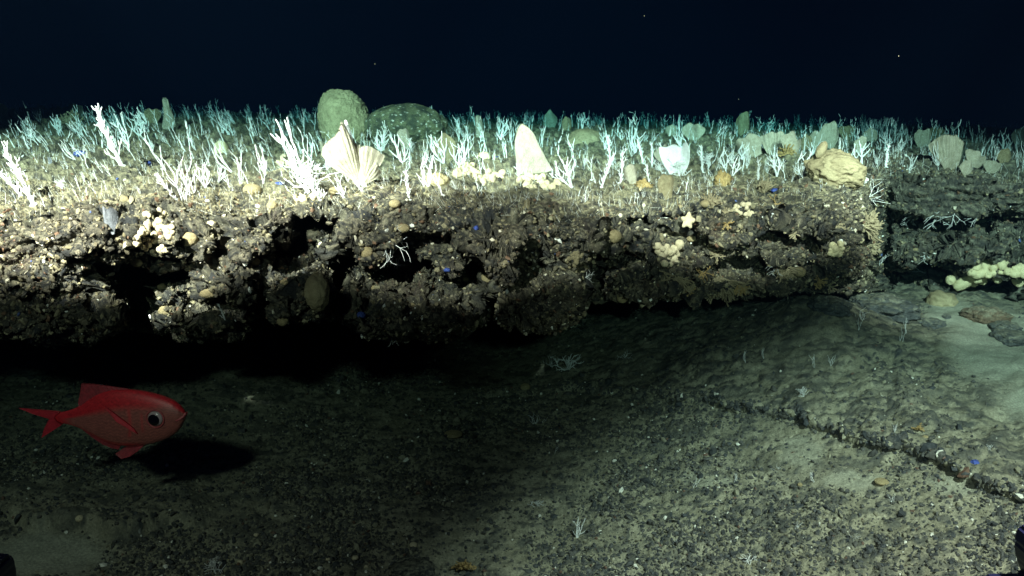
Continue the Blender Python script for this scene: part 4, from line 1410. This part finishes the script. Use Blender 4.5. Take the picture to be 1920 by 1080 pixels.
# ------------------------------------------------------------------ the red fish
def fish():
    D0 = 1.95                       # depth of the fish
    s = D0 / FPX * 1.06
    cx, cy = 230.0, 785.0
    root = obj('red_fish', None)
    root.location = Vector(P(cx - 3, cy - 1, D0))
    tag(root, 'red deep-bodied fish with a forked tail and huge eye swimming under the ledge', 'fish')
    up_roll = ROLL

    def q2(zx, zy):                 # zoomed-crop pixel -> local metres (x to the right, z up)
        return ((zx / 4 - cx) * s, -((zy / 4 + 640) - cy) * s)
    prof = [  # zoom x, top y, bottom y, half width (fraction of height)
        (1428, 512, 522, .9), (1416, 488, 566, .66), (1390, 456, 622, .54), (1350, 424, 668, .47), (1290, 396, 712, .43), (1210, 374, 748, .40), (1120, 358, 775, .36),
        (1020, 349, 790, .33), (920, 350, 800, .30), (830, 366, 790, .28), (740, 404, 755, .26), (660, 458, 712, .25), (590, 508, 678, .25), (530, 538, 660, .26),
        (470, 556, 652, .26), (420, 565, 645, .22), (385, 572, 642, .14)]
    pr = np.array(prof, float)
    t0 = np.linspace(0, 1, len(pr))
    t = np.linspace(0, 1, 220)
    # smooth the outline a little
    def sm(y):
        y = np.interp(t, t0, y)
        return np.convolve(np.pad(y, 9, mode='edge'), np.ones(19) / 19, 'valid')
    px_, ty, by, wf = np.interp(t, t0, pr[:, 0]), sm(pr[:, 1]), sm(pr[:, 2]), sm(pr[:, 3])
    nu = 160
    a = np.linspace(0, 2 * math.pi, nu, endpoint=False)
    V = []
    for i in range(len(t)):
        x, zt_ = q2(px_[i], ty[i])
        _, zb_ = q2(px_[i], by[i])
        hz, mz = (zt_ - zb_) / 2, (zt_ + zb_) / 2
        hw = hz * wf[i]
        ca, sa = np.cos(a), np.sin(a)
        yy = -hw * np.sign(sa) * np.abs(sa) ** .85
        V.append(np.stack((np.full(nu, x), yy, mz + hz * ca), 1))
    V = np.array(V)
    i = np.arange(len(t) * nu).reshape(len(t), nu)
    j = np.roll(i, -1, 1)
    qd = np.stack((i[:-1], i[1:], j[1:], j[:-1]), -1).reshape(-1, 4)
    cap0, cap1 = len(t) * nu, len(t) * nu + 1
    Vf = np.concatenate((V.reshape(-1, 3), [V[0].mean(0), V[-1].mean(0)]))
    tr = [(cap0, i[0, k], j[0, k]) for k in range(nu)] + [(cap1, j[-1, k], i[-1, k]) for k in range(nu)]
    # colouring: red back, silver-brown flank, scale rows
    zx = np.repeat(px_, nu)
    hh = np.tile((1 - np.cos(a)) / 2, len(t))
    line = .30 + .10 * np.sin(zx / 260) - .12 * sstep(1150, 1380, zx) + .12 * (1 - sstep(420, 620, zx))
    red = 1 - sstep(-.05, .13, hh - line)
    red = np.maximum(red, 1 - sstep(430, 560, zx))
    red = np.maximum(red, .8 * sstep(.88, .98, hh) * (1 - sstep(950, 1150, zx)))
    cb = mix((.29, .085, .07), (.60, .022, .030), red)
    rows = .5 + .5 * np.sin(hh * 100 + 1.5 * np.sin(zx / 9))
    cb = cb * (.74 + .40 * rows * (1 - .6 * red))[:, None]
    gill = np.exp(-(((zx - 1030 + 55 * (hh * 2 - 1) ** 2) / 13) ** 2)) * sstep(.2, .32, hh) * (1 - sstep(.75, .85, hh))
    cb = mix(cb, (.5, .05, .05), gill * .8)
    chk = np.exp(-(((zx - 1125) / 9) ** 2)) * sstep(.3, .4, hh) * (1 - sstep(.66, .75, hh))
    cb = mix(cb, (.5, .06, .06), chk * .7)
    cb = np.concatenate((cb, [(.5, .03, .04), (.5, .02, .03)]))
    mfish = material('fish_skin', attr=True, rough=.46, vary=.30, vscale=130, bump=.35, bscale=420, bdist=.001, spec=.5)
    mfin = material('fish_fin', (.55, .03, .045), rough=.5, color2=(.34, .02, .03), vscale=90, bump=.3, bscale=200, bdist=.001)
    mfin2 = material('fish_fin_dim', (.36, .04, .05), rough=.5, color2=(.18, .03, .035), vscale=90, bump=.3, bscale=200, bdist=.001)
    body = obj('body', mesh_np('body', Vf, qd, tr, cb), mfish, root)

    def fin(name, base, edge, thick, mat, y0=0.0, y1=0.0, rays=13, parent=root):
        """sheet between a base line and an outer edge, both polylines in crop pixels; fin rays as ridges"""
        base, edge = np.array(base, float), np.array(edge, float)
        n = rays * 4
        tt = np.linspace(0, 1, n)
        def along(c_):
            d_ = np.r_[0, np.cumsum(np.linalg.norm(np.diff(c_, axis=0), axis=1))]
            return np.stack([np.interp(tt, d_ / d_[-1], c_[:, k]) for k in (0, 1)], 1)
        B_, E_ = along(base), along(edge)
        m_ = 9
        F_ = np.zeros((m_, n, 3))
        for r in range(m_):
            f_ = r / (m_ - 1)
            c_ = B_ * (1 - f_) + E_ * f_
            xx, zz = q2(c_[:, 0], c_[:, 1])
            F_[r, :, 0], F_[r, :, 2] = xx, zz
            F_[r, :, 1] = y0 * (1 - f_) + y1 * f_ + 0.00035 * np.sin(tt * rays * 2 * math.pi)
        th = (thick * (1 - .8 * np.linspace(0, 1, m_)))[:, None] * np.ones(n)
        a_, b_ = F_.copy(), F_.copy()
        a_[..., 1] -= th
        b_[..., 1] += th
        k_ = m_ * n
        qf = grid_quads(m_, n)
        ii = np.arange(k_).reshape(m_, n)
        ring = np.concatenate((ii[0, :], ii[1:, -1], ii[-1, -2::-1], ii[-2:0:-1, 0]))
        rq = np.stack((ring, np.roll(ring, -1), np.roll(ring, -1) + k_, ring + k_), 1)
        return obj(name, mesh_np(name, np.concatenate((a_.reshape(-1, 3), b_.reshape(-1, 3))), np.concatenate((qf, qf[:, ::-1] + k_, rq[:, ::-1]))), mat, parent)
    fin('dorsal_fin', [(600, 512), (660, 468), (740, 415), (830, 372), (920, 356), (1000, 354)],
        [(588, 478), (606, 420), (630, 322), (720, 322), (840, 332), (1000, 346)], .0035, mfin2)
    fin('tail_fin', [(440, 560), (408, 586), (398, 606), (412, 630), (458, 652)], [(105, 548), (215, 588), (345, 620), (298, 700), (268, 778)], .0045, mfin, rays=17)
    fin('anal_fin', [(590, 672), (660, 706), (740, 748), (830, 784), (905, 795)], [(598, 684), (680, 750), (760, 800), (830, 824), (885, 830)], .003, mfin2)
    fin('pelvic_fin', [(1110, 766), (1060, 776), (1000, 786), (960, 790)], [(1080, 800), (1010, 850), (940, 874), (895, 836)], .003, mfin2, -.012, -.022, 8)
    fin('pelvic_fin', [(1120, 762), (1070, 774), (1010, 786), (970, 790)], [(1085, 796), (1020, 842), (960, 862), (910, 830)], .003, mfin2, .012, .022, 8)
    # height of the flank at the pectoral base
    fin('pectoral_fin', [(1085, 668), (1070, 640), (1058, 622)], [(940, 570), (880, 490), (856, 452)], .0025, mfin, -.0215, -.031, 7)
    fin('pectoral_fin', [(1085, 668), (1070, 640), (1058, 622)], [(940, 570), (880, 490), (856, 452)], .0025, mfin, .0215, .031, 7)
    # eyes
    mir = material('fish_iris', (.46, .38, .38), rough=.2, color2=(.30, .20, .20), vscale=60, bump=0, spec=.6)
    mpu = material('fish_pupil', (.004, .004, .006), rough=.06, bump=0, spec=.7)
    mring = material('fish_eye_ring', (.42, .09, .09), rough=.4, color2=(.30, .05, .06), vscale=80, bump=.2)
    ex, ez = q2(1228, 540)
    hw_eye = .40 * (q2(0, 376)[1] - q2(0, 738)[1]) / 2
    re = 57 / 4 * s
    for sgn in (-1, 1):
        yb = sgn * hw_eye * .93
        v, f = ICO3
        e = obj('eye', mesh_np('eye', v * (re, re * .45, re), None, f), mir, root)
        e.location = (ex, yb, ez)
        pu = obj('pupil', mesh_np('pupil', v * (re * .74, re * .16, re * .74), None, f), mpu, e)
        pu.location = (-.06 * re, sgn * re * .40, -.06 * re)
        # ring of skin around the eye
        mb = MB()
        a_ = np.linspace(0, 2 * math.pi, 41)
        pts = np.stack((np.cos(a_) * re * 1.18, np.full(41, sgn * re * .10), np.sin(a_) * re * 1.18), 1)
        tube(mb, pts, re * .10, 6, cap=False)
        obj('eye_ring', mb.mesh('eye_ring'), mring, e)
    # mouth: an upturned lower lip
    mb = MB()
    ml = [(1432, 508), (1420, 530), (1400, 545), (1375, 556)]
    for sgn in (-1, 1):
        pts = [(q2(x_, y_)[0], sgn * w_, q2(x_, y_)[1]) for (x_, y_), w_ in zip(ml, (.0012, .006, .011, .0155))]
        tube(mb, pts, np.array((.0034, .0036, .003, .002)), 6)
    obj('jaw', mb.mesh('jaw'), mring, root)
    root.rotation_euler = (0, 0, math.radians(-6))


fish()


# ------------------------------------------------------------------ the two ends of the vehicle's bumper at the bottom corners
def bumper(pts, depth, thick, label, name='vehicle_bumper'):
    import bmesh
    bm = bmesh.new()
    vs = [bm.verts.new(Vector(P(x, y, depth))) for x, y in pts]
    fc = bm.faces.new(vs)
    ex_ = bmesh.ops.extrude_face_region(bm, geom=[fc])
    bmesh.ops.translate(bm, verts=[v for v in ex_['geom'] if isinstance(v, bmesh.types.BMVert)], vec=Vector((0, thick, 0)))
    bmesh.ops.recalc_face_normals(bm, faces=bm.faces)
    bmesh.ops.bevel(bm, geom=list(bm.edges), offset=.004, segments=2, affect='EDGES')
    me = bpy.data.meshes.new(name)
    bm.to_mesh(me)
    bm.free()
    o_ = obj(name, me, M['navy'])
    tag(o_, label, 'vehicle part')
    return o_


bumper([(1960, 975), (1906, 982), (1898, 1012), (1901, 1042), (1912, 1071), (1842, 1073), (1838, 1140), (1960, 1150)], .95, -.05,
       'dark navy bumper end of the dive vehicle in the lower right corner')
bumper([(-40, 1030), (26, 1036), (33, 1056), (38, 1140), (-40, 1150)], .95, -.05, 'dark navy bumper end of the dive vehicle in the lower left corner')

# ------------------------------------------------------------------ specks drifting in the water
mbs = MB()
for px, py, y in [(703, 120, 3.2), (1685, 105, 2.6), (1385, 186, 3.4), (1208, 30, 3.0)]:
    mbs.add(ICO1[0] * .0011 * y / 3 + P(px, py, y), None, ICO1[1])
o = obj('drifting_specks', mbs.mesh('drifting_specks'), M['cream'])
tag(o, 'tiny pale specks drifting in the dark water', None, None, 'stuff')

# ------------------------------------------------------------------ the sea water: red dies first
hz = bpy.data.materials.new('sea_water')
hz.use_nodes = True
nt = hz.node_tree
nt.nodes.remove(nt.nodes['Principled BSDF'])
pv = nt.nodes.new('ShaderNodeVolumePrincipled')
pv.inputs['Color'].default_value = (.00025, .0007, .0015, 1)
pv.inputs['Density'].default_value = 1.0
SIG = (.27, .105, .098)
pv.inputs['Absorption Color'].default_value = tuple((1 - q_) ** 2 for q_ in SIG) + (1,)
nt.links.new(pv.outputs[0], nt.nodes['Material Output'].inputs['Volume'])
bx = np.array([(x, y, z) for x in (-14, 14) for y in (-2, 18) for z in (-1.5, 3.2)], float)
fq = np.array([(0, 1, 3, 2), (4, 6, 7, 5), (0, 4, 5, 1), (2, 3, 7, 6), (0, 2, 6, 4), (1, 5, 7, 3)])
haze = obj('haze', mesh_np('haze', bx, fq, None, None, False), hz)
tag(haze, 'clear dark sea water that swallows red light with distance', None, None, 'stuff')
